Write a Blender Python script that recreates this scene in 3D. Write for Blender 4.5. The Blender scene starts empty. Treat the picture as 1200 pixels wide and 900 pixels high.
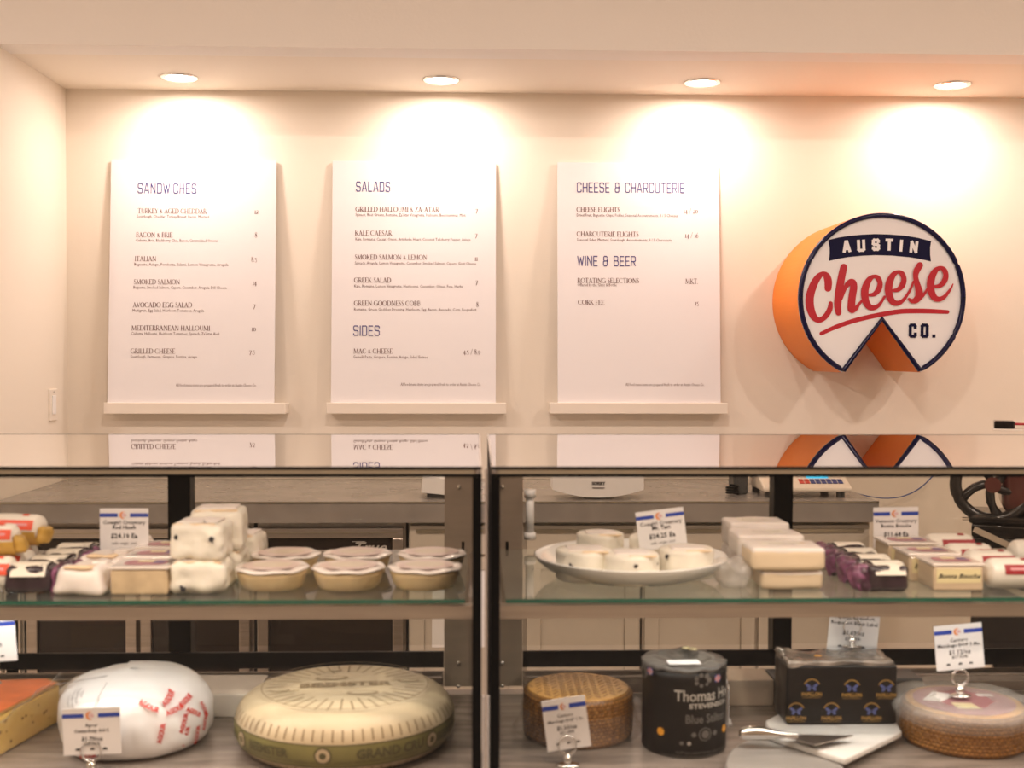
import bpy, bmesh, math, random
from mathutils import Vector, Matrix, Euler, noise
random.seed(7)
S = bpy.context.scene
COL = S.collection
PI = math.pi
# ------------------------------------------------------------------ camera
F = 1365.0                                     # focal length in pixels of the 1200x900 frame
EYE = 1.385
cam_d = bpy.data.cameras.new('camera'); cam = bpy.data.objects.new('camera', cam_d); COL.objects.link(cam)
S.camera = cam
cam_d.sensor_width = 36.0; cam_d.lens = F*36.0/1200.0
YAW, PITCH, ROLL = math.radians(-1.74), math.radians(-1.50), math.radians(-0.16)
CR = Matrix.Rotation(YAW, 3, 'Z') @ Matrix.Rotation(PI/2+PITCH, 3, 'X') @ Matrix.Rotation(-ROLL, 3, 'Z')
cam.location = (0, 0, EYE); cam.rotation_euler = CR.to_euler()
cam_d.clip_start = 0.05; cam_d.clip_end = 50
cam_d.dof.use_dof = True; cam_d.dof.focus_distance = 4.25; cam_d.dof.aperture_fstop = 4.8
# ------------------------------------------------------------------ world, exposure
S.view_settings.view_transform = 'Standard'; S.view_settings.look = 'None'
S.view_settings.exposure = 0.12; S.view_settings.gamma = 1.0; S.view_settings.use_curve_mapping = False
S.cycles.max_bounces = 14; S.cycles.transparent_max_bounces = 24; S.cycles.diffuse_bounces = 8
S.cycles.caustics_reflective = False; S.cycles.caustics_refractive = False
W = bpy.data.worlds.new('world'); S.world = W; W.use_nodes = True
W.node_tree.nodes['Background'].inputs[0].default_value = (1, .82, .70, 1)
W.node_tree.nodes['Background'].inputs[1].default_value = 0.10
WARM = (1, .815, .715)
ALCOVE_W = 5.6; ROOM_FILL_W = 240.0; LED_SHELF_W = 1.15; LED_TOP_W = 1.3

def ray(x, y): return CR @ Vector(((x-600)/F, -(y-450)/F, -1))
def P(x, y, Y): r = ray(x, y); t = Y/r.y; return Vector((r.x*t, Y, EYE+r.z*t))
def Q(x, y, z): r = ray(x, y); t = (z-EYE)/r.z; return Vector((r.x*t, r.y*t, z))
def XP(x, Y, y=600): return P(x, y, Y).x
def ZP(y, Y, x=600): return P(x, y, Y).z

# ------------------------------------------------------------------ materials
def mat(name, col, rough=.6, metal=0.0, spec=.5, noise_amt=0, nscale=8, bump=0, bscale=60, stretch=(1,1,1), emit=0, sss=0, coat=0, col2=None, alpha=1, detail=3):
    m = bpy.data.materials.new(name); m.use_nodes = True; nt = m.node_tree; b = nt.nodes['Principled BSDF']
    b.inputs['Base Color'].default_value = (*col, 1); b.inputs['Roughness'].default_value = rough
    b.inputs['Metallic'].default_value = metal; b.inputs['Specular IOR Level'].default_value = spec
    if coat: b.inputs['Coat Weight'].default_value = coat; b.inputs['Coat Roughness'].default_value = .08
    if sss: b.inputs['Subsurface Weight'].default_value = sss; b.inputs['Subsurface Radius'].default_value = (.01,.007,.004)
    if alpha < 1: b.inputs['Alpha'].default_value = alpha
    if emit: b.inputs['Emission Color'].default_value = (*col, 1); b.inputs['Emission Strength'].default_value = emit
    tc = nt.nodes.new('ShaderNodeTexCoord'); mp = nt.nodes.new('ShaderNodeMapping'); mp.inputs['Scale'].default_value = stretch
    nt.links.new(tc.outputs['Object'], mp.inputs[0])
    if noise_amt or col2:
        n = nt.nodes.new('ShaderNodeTexNoise'); n.inputs['Scale'].default_value = nscale; n.inputs['Detail'].default_value = detail
        nt.links.new(mp.outputs[0], n.inputs[0])
        r = nt.nodes.new('ShaderNodeValToRGB'); r.color_ramp.elements[0].position = .32; r.color_ramp.elements[1].position = .68
        c2 = col2 or tuple(max(0, c*(1-noise_amt)) for c in col)
        r.color_ramp.elements[0].color = (*c2, 1); r.color_ramp.elements[1].color = (*col, 1)
        nt.links.new(n.outputs[0], r.inputs[0]); nt.links.new(r.outputs[0], b.inputs['Base Color'])
    if bump:
        n = nt.nodes.new('ShaderNodeTexNoise'); n.inputs['Scale'].default_value = bscale; n.inputs['Detail'].default_value = 4
        bp = nt.nodes.new('ShaderNodeBump'); bp.inputs['Strength'].default_value = bump; bp.inputs['Distance'].default_value = .002
        nt.links.new(mp.outputs[0], n.inputs[0]); nt.links.new(n.outputs[0], bp.inputs['Height']); nt.links.new(bp.outputs[0], b.inputs['Normal'])
    return m

def glass(name, tint=(.97,.98,.975), ior=1.75, rough=0.0, haze=0.0, surfaces=1):
    m = bpy.data.materials.new(name); m.use_nodes = True; nt = m.node_tree; nt.nodes.clear()
    o = nt.nodes.new('ShaderNodeOutputMaterial'); tr = nt.nodes.new('ShaderNodeBsdfTransparent'); gl = nt.nodes.new('ShaderNodeBsdfGlossy')
    fr = nt.nodes.new('ShaderNodeFresnel'); ge = nt.nodes.new('ShaderNodeNewGeometry'); mx = nt.nodes.new('ShaderNodeMixShader')
    ma = nt.nodes.new('ShaderNodeMath'); ma.operation = 'MULTIPLY'; su = nt.nodes.new('ShaderNodeMath'); su.operation = 'SUBTRACT'; su.inputs[0].default_value = 1
    tr.inputs[0].default_value = (*tint, 1); gl.inputs[0].default_value = (.98,.98,.98,1); gl.inputs['Roughness'].default_value = rough
    fr.inputs[0].default_value = ior
    nt.links.new(ge.outputs['Backfacing'], su.inputs[1])
    if surfaces > 1:                           # a multi-pane unit reflects from every surface: 1-(1-R)^n
        s1 = nt.nodes.new('ShaderNodeMath'); s1.operation = 'SUBTRACT'; s1.inputs[0].default_value = 1; pw = nt.nodes.new('ShaderNodeMath'); pw.operation = 'POWER'; pw.inputs[1].default_value = surfaces
        s2 = nt.nodes.new('ShaderNodeMath'); s2.operation = 'SUBTRACT'; s2.inputs[0].default_value = 1
        nt.links.new(fr.outputs[0], s1.inputs[1]); nt.links.new(s1.outputs[0], pw.inputs[0]); nt.links.new(pw.outputs[0], s2.inputs[1]); fr = s2
    nt.links.new(fr.outputs[0], ma.inputs[0]); nt.links.new(su.outputs[0], ma.inputs[1])
    nt.links.new(ma.outputs[0], mx.inputs[0]); nt.links.new(tr.outputs[0], mx.inputs[1]); nt.links.new(gl.outputs[0], mx.inputs[2])
    last = mx
    if haze:
        df = nt.nodes.new('ShaderNodeBsdfDiffuse'); df.inputs[0].default_value = (.85,.83,.8,1); m2 = nt.nodes.new('ShaderNodeMixShader')
        m2.inputs[0].default_value = haze; nt.links.new(last.outputs[0], m2.inputs[1]); nt.links.new(df.outputs[0], m2.inputs[2]); last = m2
    nt.links.new(last.outputs[0], o.inputs[0]); return m

M = {}
M['wall'] = mat('cream_wall_paint', (.80,.735,.64), .75, bump=.12, bscale=140)
M['soffit'] = mat('soffit_paint', (.82,.785,.74), .8, bump=.25, bscale=90)
M['floor'] = mat('floor_concrete', (.62,.57,.51), .5, noise_amt=.15, nscale=3)
M['board'] = mat('menu_board_white', (.77,.75,.77), .5, spec=.3)
M['ledge'] = mat('ledge_white_paint', (.80,.735,.65), .55)
M['ink_navy'] = mat('ink_navy', (.045,.04,.20), .6)
M['ink_brown'] = mat('ink_brown', (.12,.045,.04), .7)
M['ink_black'] = mat('ink_black', (.03,.028,.03), .7)
M['ink_grey'] = mat('ink_grey', (.25,.23,.23), .7)
M['orange'] = mat('sign_orange', (.82,.21,.006), .45, noise_amt=.06, nscale=6)
M['navy'] = mat('sign_navy', (.006,.006,.045), .2, spec=.3)
M['navy_flat'] = mat('sign_navy_print', (.006,.006,.040), .5, spec=.15)
M['red'] = mat('sign_red', (.50,.006,.022), .4)
M['sign_white'] = mat('sign_white', (.90,.90,.93), .38, spec=.4)
M['black'] = mat('black_gasket', (.002,.002,.002), .35, spec=.12)
M['black_gloss'] = mat('black_gloss', (.01,.009,.009), .12)
M['steel'] = mat('brushed_steel', (.50,.45,.41), .38, 1.0, noise_amt=.15, nscale=5, stretch=(1,1,30))
M['steel_h'] = mat('brushed_steel_horizontal', (.56,.50,.45), .34, 1.0, noise_amt=.15, nscale=5, stretch=(1,30,30))
M['chrome'] = mat('chrome', (.85,.84,.82), .08, 1.0)
M['bronze'] = mat('bronze_spacer', (.46,.41,.31), .3, .85)
M['jamb'] = mat('jamb_metal', (.34,.27,.21), .45, .35, noise_amt=.12, nscale=4, stretch=(1,1,12))
M['deck'] = mat('deck_wood_laminate', (.30,.25,.215), .25, noise_amt=.42, nscale=7, stretch=(1.2,7,1))
M['glass'] = glass('case_glass', (.94,.94,.925), 1.3)
M['glass_top'] = glass('case_top_glass', (.90,.90,.89), 1.55, surfaces=4)
M['glass_front'] = glass('case_front_glass', (.90,.888,.86), 1.26, haze=.001)
M['glass_shelf'] = glass('shelf_glass', (.90,.95,.93), 1.6, haze=.03)
M['glass_edge'] = mat('glass_green_edge', (.01,.10,.065), .15, spec=.8)
M['fridge_glass'] = mat('fridge_dark_glass', (.022,.016,.013), .15, spec=.3)
M['counter'] = mat('grey_counter_stone', (.32,.29,.265), .22, noise_amt=.25, nscale=9, spec=.6)
M['cabinet'] = mat('cabinet_beige', (.56,.50,.42), .5)
M['cabinet_dark'] = mat('cabinet_recess', (.30,.26,.22), .5)
M['paper'] = mat('white_paper', (.84,.83,.83), .65)
M['card'] = mat('tag_card', (.86,.85,.86), .5)
M['blue'] = mat('tag_blue', (.02,.06,.42), .5)
M['tag_orange'] = mat('tag_emblem_orange', (.85,.30,.10), .5)
M['tag_pink'] = mat('tag_emblem_pink', (.75,.35,.38), .5)
M['plastic_w'] = mat('white_plastic', (.86,.86,.86), .35)
M['bowl'] = mat('white_porcelain', (.86,.87,.85), .12, coat=.6)
M['cloth_white'] = mat('waxy_white_wrap', (.88,.84,.74), .5, bump=1, bscale=45, sss=.1, noise_amt=.12, nscale=22)
M['cloth_peach'] = mat('peach_rind', (.85,.66,.44), .5, bump=.3, bscale=60)
M['wrap_white'] = mat('translucent_white_wrap', (.86,.80,.76), .35, bump=.5, bscale=30, noise_amt=.12, nscale=16, sss=.1)
M['wrap_tan'] = mat('tan_cheese_block', (.76,.62,.44), .45, bump=.2, bscale=30, noise_amt=.10, nscale=14)
M['mark'] = mat('black_wax_mark', (.03,.028,.035), .6)
M['log'] = mat('white_log_wrap', (.87,.83,.75), .3, bump=.4, bscale=50, coat=.3)
M['gold'] = mat('gold_paper', (.60,.36,.07), .4, bump=.4, bscale=60, noise_amt=.35, nscale=30)
M['labelred'] = mat('label_red', (.34,.012,.02), .45)
M['labelred2'] = mat('label_orange_red', (.80,.10,.05), .45)
M['purple'] = mat('purple_wrap', (.11,.035,.075), .28, bump=.9, bscale=70, noise_amt=.65, nscale=28, coat=.4)
M['purple_lt'] = mat('lilac_crumple', (.33,.12,.24), .25, bump=1, bscale=90, col2=(.05,.012,.04), nscale=45, coat=.5)
M['purple_bk'] = mat('dark_wrap_side', (.05,.03,.04), .25, bump=.5, bscale=60, noise_amt=.5, nscale=30, coat=.4)
M['label_cream'] = mat('cream_label', (.82,.78,.68), .5)
M['tub'] = mat('tan_tub', (.76,.58,.33), .3, sss=.1, noise_amt=.12, nscale=20, stretch=(1,1,.2), coat=.3)
M['film'] = mat('white_film_lid', (.88,.82,.78), .22, bump=.4, bscale=40, coat=.5)
M['tub_label'] = mat('pink_tub_label', (.76,.56,.53), .35, col2=(.84,.71,.66), nscale=26, coat=.5)
M['tub_label_c'] = mat('cream_tub_label', (.80,.70,.55), .35, coat=.5)
M['clam'] = mat('clamshell_tan', (.72,.56,.36), .18, noise_amt=.3, nscale=25, coat=.7)
M['clam_lid'] = mat('clamshell_lid', (.84,.76,.70), .12, coat=.8)
M['clam_wood'] = mat('thin_wood_box', (.74,.58,.40), .3, noise_amt=.15, nscale=10, stretch=(1,1,6), coat=.5)
M['label_purple'] = mat('mauve_label', (.40,.17,.20), .4)
M['label_violet'] = mat('violet_label', (.14,.09,.22), .4)
M['label_yellow'] = mat('yellow_label', (.82,.72,.42), .4)
M['beem'] = mat('wheel_cream_rind', (.68,.56,.37), .42, noise_amt=.14, nscale=7, bump=.15, bscale=40)
M['beem_band'] = mat('olive_label_band', (.27,.25,.09), .35, noise_amt=.2, nscale=22)
M['beem_ink'] = mat('brown_rind_ink', (.30,.22,.12), .5)
M['beem_ink_d'] = mat('dark_olive_ink', (.12,.11,.05), .5)
M['manchego'] = mat('manchego_rind', (.36,.17,.045), .42, noise_amt=.5, nscale=22, bump=.3, bscale=90)
M['manchego_top'] = mat('manchego_top_rind', (.74,.40,.11), .4, noise_amt=.3, nscale=14, bump=.3, bscale=60)
def weave():
    m = mat('manchego_woven_rind', (.40,.19,.05), .4, bump=.2, bscale=90); nt = m.node_tree; b = nt.nodes['Principled BSDF']
    tc = nt.nodes.new('ShaderNodeTexCoord'); bk = nt.nodes.new('ShaderNodeTexBrick')
    bk.inputs['Color1'].default_value = (.42,.20,.05,1); bk.inputs['Color2'].default_value = (.30,.13,.03,1); bk.inputs['Mortar'].default_value = (.12,.05,.012,1)
    bk.inputs['Scale'].default_value = 1.0; bk.inputs['Brick Width'].default_value = .0085; bk.inputs['Row Height'].default_value = .0062; bk.inputs['Mortar Size'].default_value = .0011; bk.inputs['Mortar Smooth'].default_value = .6
    nt.links.new(tc.outputs['UV'], bk.inputs[0]); nt.links.new(bk.outputs[0], b.inputs['Base Color']); return m
M['manchego_side'] = weave()
M['manchego_in'] = mat('manchego_rind_groove', (.16,.07,.02), .5)
M['cling'] = glass('cling_film', (.95,.94,.93), 1.4, rough=.12, haze=.05)
M['cling_thick'] = glass('thick_cling_film', (.93,.92,.91), 1.45, rough=.22, haze=.26)
M['stilton'] = mat('black_label_wrap', (.012,.010,.009), .45, spec=.2, bump=.6, bscale=16, noise_amt=.25, nscale=8)
M['stilton_top'] = mat('grey_crumpled_wrap', (.13,.12,.11), .38, bump=1, bscale=24, noise_amt=.4, nscale=12)
M['ink_silver'] = mat('ink_silver', (.42,.39,.35), .5)
M['ink_silver_d'] = mat('ink_dim_silver', (.13,.12,.11), .5)
M['gold_ink'] = mat('gold_ink', (.30,.17,.04), .4)
M['orange_sticker'] = mat('orange_sticker', (.85,.38,.03), .5)
M['butterfly'] = mat('blue_butterfly_ink', (.08,.10,.26), .5)
M['flag_red'] = mat('flag_red', (.45,.05,.07), .5)
M['flag_blue'] = mat('flag_blue', (.05,.05,.22), .5)
M['roq'] = mat('black_foil', (.012,.010,.009), .35, spec=.25, bump=.8, bscale=22, noise_amt=.4, nscale=10)
M['roq_top'] = mat('crinkled_foil_top', (.10,.085,.075), .22, .2, bump=1, bscale=60, col2=(.35,.29,.24), nscale=30, coat=.4)
M['wedge'] = mat('yellow_cheese_paste', (.92,.62,.17), .33, noise_amt=.10, nscale=9, sss=.15, bump=.15, bscale=40, coat=.25)
M['wedge_rind'] = mat('orange_rind', (.95,.20,.04), .4, noise_amt=.3, nscale=22, bump=.4, bscale=50)
M['wedge_edge'] = mat('brown_rind_edge', (.50,.27,.07), .5, noise_amt=.3, nscale=30)
M['hole'] = mat('dark_crack', (.22,.11,.02), .6)
M['ossau'] = mat('white_wax_paper', (.87,.86,.86), .42, bump=.5, bscale=14, noise_amt=.04, nscale=6)
M['ink_red'] = mat('ink_red', (.66,.05,.04), .55)
M['marble'] = mat('white_marble', (.84,.83,.80), .3, noise_amt=.08, nscale=6)
M['slate'] = mat('grey_wood_board', (.34,.32,.30), .4, noise_amt=.35, nscale=6, stretch=(1,6,1))
M['riser'] = mat('white_riser', (.66,.62,.55), .35)
M['riser_brown'] = mat('kraft_riser', (.50,.40,.31), .5)
M['black_paint'] = mat('black_machine_paint', (.02,.018,.018), .25)
M['slicer_red'] = mat('dark_red_enamel', (.10,.03,.025), .22, coat=.5)
M['slicer_bar'] = mat('bronze_bar', (.42,.35,.27), .4)
M['cable'] = mat('blue_cable', (.03,.09,.32), .45)
M['scale_w'] = mat('scale_cream_plastic', (.78,.70,.60), .4)
M['btn_red'] = mat('button_red', (.60,.08,.06), .5)
M['btn_blue'] = mat('button_blue', (.06,.08,.25), .5)
M['screen'] = mat('scale_screen', (.05,.55,.95), .3, emit=1.2)
M['led'] = mat('led_strip', (1,.97,.93), .5, emit=6)
M['lamp'] = mat('lamp_lens', (1,.90,.78), .5, emit=14)
M['printer'] = mat('dark_grey_plastic', (.06,.06,.06), .4)

# ------------------------------------------------------------------ mesh builders
class MB:
    def __init__(s): s.v = []; s.f = []
    def add(s, vs, fs):
        o = len(s.v); s.v += [tuple(v) for v in vs]; s.f += [tuple(i+o for i in f) for f in fs]; return s
    def box(s, a, b, m=None):
        x0,y0,z0 = a; x1,y1,z1 = b
        vs = [Vector(p) for p in ((x0,y0,z0),(x1,y0,z0),(x1,y1,z0),(x0,y1,z0),(x0,y0,z1),(x1,y0,z1),(x1,y1,z1),(x0,y1,z1))]
        if m: vs = [m @ v for v in vs]
        return s.add(vs, [(0,3,2,1),(4,5,6,7),(0,1,5,4),(1,2,6,5),(2,3,7,6),(3,0,4,7)])
    def lathe(s, prof, n=48, fn=None, caps=True, c=(0,0,0)):
        vs = []
        for (r, z) in prof:
            for k in range(n):
                a = 2*PI*k/n; v = Vector((r*math.sin(a), -r*math.cos(a), z))
                if fn: v = fn(v, a)
                vs.append(v+Vector(c))
        fs = []
        for i in range(len(prof)-1):
            for k in range(n):
                k2 = (k+1) % n; fs.append((i*n+k, i*n+k2, (i+1)*n+k2, (i+1)*n+k))
        if caps:
            fs.append(tuple(reversed(range(n)))); fs.append(tuple((len(prof)-1)*n+k for k in range(n)))
        return s.add(vs, fs)
    def tube(s, pts, r, n=8, closed=False):
        pts = [Vector(p) for p in pts]; N = len(pts); vs = []
        for i, p in enumerate(pts):
            a = pts[(i-1) % N] if (closed or i > 0) else p; b = pts[(i+1) % N] if (closed or i < N-1) else p
            t = (b-a).normalized(); up = Vector((0,0,1)) if abs(t.z) < .9 else Vector((0,1,0))
            u = t.cross(up).normalized(); w = t.cross(u); rr = r[i] if isinstance(r, (list, tuple)) else r
            for k in range(n): vs.append(p+(u*math.cos(2*PI*k/n)+w*math.sin(2*PI*k/n))*rr)
        fs = []
        for i in range(N if closed else N-1):
            j = (i+1) % N
            for k in range(n): k2 = (k+1) % n; fs.append((i*n+k, i*n+k2, j*n+k2, j*n+k))
        if not closed: fs += [tuple(reversed(range(n))), tuple((N-1)*n+k for k in range(n))]
        return s.add(vs, fs)
    def prism(s, poly, y0, y1):                # polygon in x,z extruded along y
        n = len(poly); vs = [(x, y0, z) for x, z in poly]+[(x, y1, z) for x, z in poly]
        return s.add(vs, [tuple(range(n)), tuple(reversed(range(n, 2*n)))]+[(i, i+n, (i+1) % n+n, (i+1) % n) for i in range(n)])
    def slab(s, poly, z0, z1):                 # polygon in x,y extruded along z
        n = len(poly); vs = [(x, y, z0) for x, y in poly]+[(x, y, z1) for x, y in poly]
        return s.add(vs, [tuple(reversed(range(n))), tuple(range(n, 2*n))]+[(i, (i+1) % n, (i+1) % n+n, i+n) for i in range(n)])
    def map(s, fn): s.v = [tuple(fn(Vector(v))) for v in s.v]; return s
    def build(s, name, m, parent=None, smooth=False, bevel=0, kind=None, fixn=False, loc=None, rot=None, uvr=None):
        me = bpy.data.meshes.new(name); me.from_pydata(s.v, [], s.f)
        if uvr:
            uv = me.uv_layers.new(name='UVMap')
            for p in me.polygons:
                an = [math.atan2(me.vertices[me.loops[l].vertex_index].co.x, -me.vertices[me.loops[l].vertex_index].co.y) for l in p.loop_indices]
                if max(an)-min(an) > PI: an = [q if q > 0 else q+2*PI for q in an]
                for l, q in zip(p.loop_indices, an): uv.data[l].uv = (q*uvr, me.vertices[me.loops[l].vertex_index].co.z)
        if smooth: me.polygons.foreach_set('use_smooth', [True]*len(me.polygons))
        me.materials.append(M[m] if isinstance(m, str) else m)
        if fixn:
            bm = bmesh.new(); bm.from_mesh(me); bmesh.ops.recalc_face_normals(bm, faces=bm.faces); bm.to_mesh(me); bm.free()
        me.update()
        o = bpy.data.objects.new(name, me); COL.objects.link(o)
        if parent: o.parent = parent
        if loc is not None: o.location = loc
        if rot is not None: o.rotation_euler = rot
        if bevel:
            b = o.modifiers.new('bevel', 'BEVEL'); b.width = bevel; b.segments = 2; b.limit_method = 'ANGLE'
        if smooth and bevel == 0 and smooth == 2:
            me.set_sharp_from_angle(angle=.7)
        if kind: o['kind'] = kind
        return o

def thing(name, label, cat, loc=(0,0,0), rz=0, group=None):
    o = bpy.data.objects.new(name, None); COL.objects.link(o); o.empty_display_size = .05
    o.location = loc; o.rotation_euler = (0,0,rz); o['label'] = label; o['category'] = cat
    if group: o['group'] = group
    return o
def tag(o, label, cat, group=None):
    o['label'] = label; o['category'] = cat
    if group: o['group'] = group
    return o
def bx(name, a, b, m, parent=None, bevel=0): return MB().box(a, b).build(name, m, parent, bevel=bevel)
def struct(o): o['kind'] = 'structure'; return o
def light(name, kind, loc, power, col, parent=None, size=.1, size_y=None, rot=(0,0,0), spread=None, shape='RECTANGLE'):
    d = bpy.data.lights.new(name, kind); d.energy = power; d.color = col; o = bpy.data.objects.new(name, d); COL.objects.link(o)
    if kind == 'AREA':
        d.shape = shape; d.size = size
        if size_y: d.size_y = size_y
        if spread: d.spread = spread
    o.location = loc; o.rotation_euler = rot
    if parent: o.parent = parent
    return o
def dup(root, loc=None, rz=None, label=None):
    r = root.copy(); COL.objects.link(r)
    if loc is not None: r.location = loc
    if rz is not None: r.rotation_euler = (0,0,rz)
    if label: r['label'] = label
    for ch in list(root.children):
        c = ch.copy(); COL.objects.link(c); c.parent = r
        for g in list(ch.children):
            d = g.copy(); COL.objects.link(d); d.parent = c
    return r

def soft_box(w, d, h, r, amp=0, seed=0, n=14, fr=25):
    """rounded box standing on z=0, centred in x,y, wrinkled by noise"""
    bm = bmesh.new(); bmesh.ops.create_cube(bm, size=2.0)
    bmesh.ops.subdivide_edges(bm, edges=bm.edges[:], cuts=n, use_grid_fill=True)
    hx, hy, hz = w/2, d/2, h/2
    for v in bm.verts:
        q = Vector((math.sin(v.co.x*PI/2)*hx, math.sin(v.co.y*PI/2)*hy, math.sin(v.co.z*PI/2)*hz))
        i = Vector((max(-hx+r, min(hx-r, q.x)), max(-hy+r, min(hy-r, q.y)), max(-hz+r, min(hz-r, q.z))))
        e = q-i
        if e.length > 1e-6: q = i+e.normalized()*min(r, max(e.length, r))
        nn = (q-Vector((0,0,0)))
        if amp:
            nn = Vector((q.x/hx, q.y/hy, q.z/hz)).normalized()
            q = q+nn*amp*(noise.noise(Vector((q.x,q.y,q.z))*fr+Vector((seed*7.3, seed*1.7, 0)))*1.6)
        q.z = max(q.z+hz, 0.0)
        v.co = q
    m = MB(); m.v = [tuple(v.co) for v in bm.verts]; m.f = [tuple(x.index for x in f.verts) for f in bm.faces]; bm.free(); return m

# ------------------------------------------------------------------ lettering
def text_mesh(body, size, align='CENTER', bold=0.0, sx=1.0, shear=0, res=2):
    c = bpy.data.curves.new('t', 'FONT'); c.body = body; c.size = size; c.align_x = align; c.offset = bold; c.resolution_u = res; c.fill_mode = 'FRONT'; c.shear = shear
    o = bpy.data.objects.new('t', c); COL.objects.link(o); dg = bpy.context.evaluated_depsgraph_get(); dg.update()
    me = bpy.data.meshes.new_from_object(o.evaluated_get(dg)); m = MB()
    m.v = [(v.co.x*sx, 0.0, v.co.y) for v in me.vertices]; m.f = [tuple(p.vertices) for p in me.polygons]
    bpy.data.objects.remove(o); bpy.data.curves.remove(c); bpy.data.meshes.remove(me); return m
# squared monoline capitals (menu headings, sign words)
HF = {'S':(.55,[[(.55,.82),(.55,.9),(.45,1),(.1,1),(0,.9),(0,.62),(.1,.53),(.45,.5),(.55,.4),(.55,.1),(.45,0),(.1,0),(0,.1),(0,.18)]]),
'A':(.6,[[(0,0),(.25,1),(.35,1),(.6,0)],[(.09,.27),(.51,.27)]]),'N':(.55,[[(0,0),(0,1),(.55,0),(.55,1)]]),
'D':(.55,[[(0,0),(0,1),(.45,1),(.55,.9),(.55,.1),(.45,0),(0,0)]]),'W':(.8,[[(0,1),(.2,0),(.4,.85),(.6,0),(.8,1)]]),
'I':(0,[[(0,0),(0,1)]]),'C':(.55,[[(.55,.78),(.55,.9),(.45,1),(.1,1),(0,.9),(0,.1),(.1,0),(.45,0),(.55,.1),(.55,.22)]]),
'H':(.55,[[(0,0),(0,1)],[(.55,0),(.55,1)],[(0,.5),(.55,.5)]]),'E':(.48,[[(.48,1),(0,1),(0,0),(.48,0)],[(0,.5),(.42,.5)]]),
'L':(.46,[[(0,1),(0,0),(.46,0)]]),'R':(.55,[[(0,0),(0,1),(.45,1),(.55,.9),(.55,.55),(.45,.45),(0,.45)],[(.28,.45),(.55,0)]]),
'T':(.56,[[(0,1),(.56,1)],[(.28,1),(.28,0)]]),'U':(.55,[[(0,1),(0,.1),(.1,0),(.45,0),(.55,.1),(.55,1)]]),
'B':(.55,[[(0,0),(0,1),(.42,1),(.5,.92),(.5,.6),(.42,.52),(0,.52)],[(.42,.52),(.55,.4),(.55,.1),(.45,0),(0,0)]]),
'O':(.55,[[(.1,0),(0,.1),(0,.9),(.1,1),(.45,1),(.55,.9),(.55,.1),(.45,0),(.1,0)]]),
'&':(.6,[[(.6,.5),(.12,.5),(.05,.6),(.05,.92),(.12,1),(.42,1),(.48,.92),(.48,.85)],[(.12,.5),(0,.4),(0,.1),(.1,0),(.4,0),(.5,.1),(.5,.68)]]),
'.':(0,[[(0,0),(0,.02)]]),' ':(.3,[])}
SEGSTEP = .00004
def seg(m, a, b, w, ext=None):
    yy = -SEGSTEP*(len(m.f) % 14)
    a = Vector((a[0], a[1])); b = Vector((b[0], b[1])); d = (b-a); L = d.length
    if L < 1e-7: return
    d /= L; e = w/2 if ext is None else ext; a2 = a-d*e; b2 = b+d*e; n = Vector((-d.y, d.x))*w/2
    m.add([(a2.x-n.x,yy,a2.y-n.y),(b2.x-n.x,yy,b2.y-n.y),(b2.x+n.x,yy,b2.y+n.y),(a2.x+n.x,yy,a2.y+n.y)], [(0,1,2,3)])
def heading(body, h, w, gap=.2, sx=1.0):
    m = MB(); x = 0
    for ch in body:
        adv, st = HF[ch]
        for pl in st:
            for a, b in zip(pl, pl[1:]): seg(m, ((x+a[0]*sx)*h, a[1]*h), ((x+b[0]*sx)*h, b[1]*h), w, w*.42)
        x += adv*sx+gap+(w/h)
    return m, x*h
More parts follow.
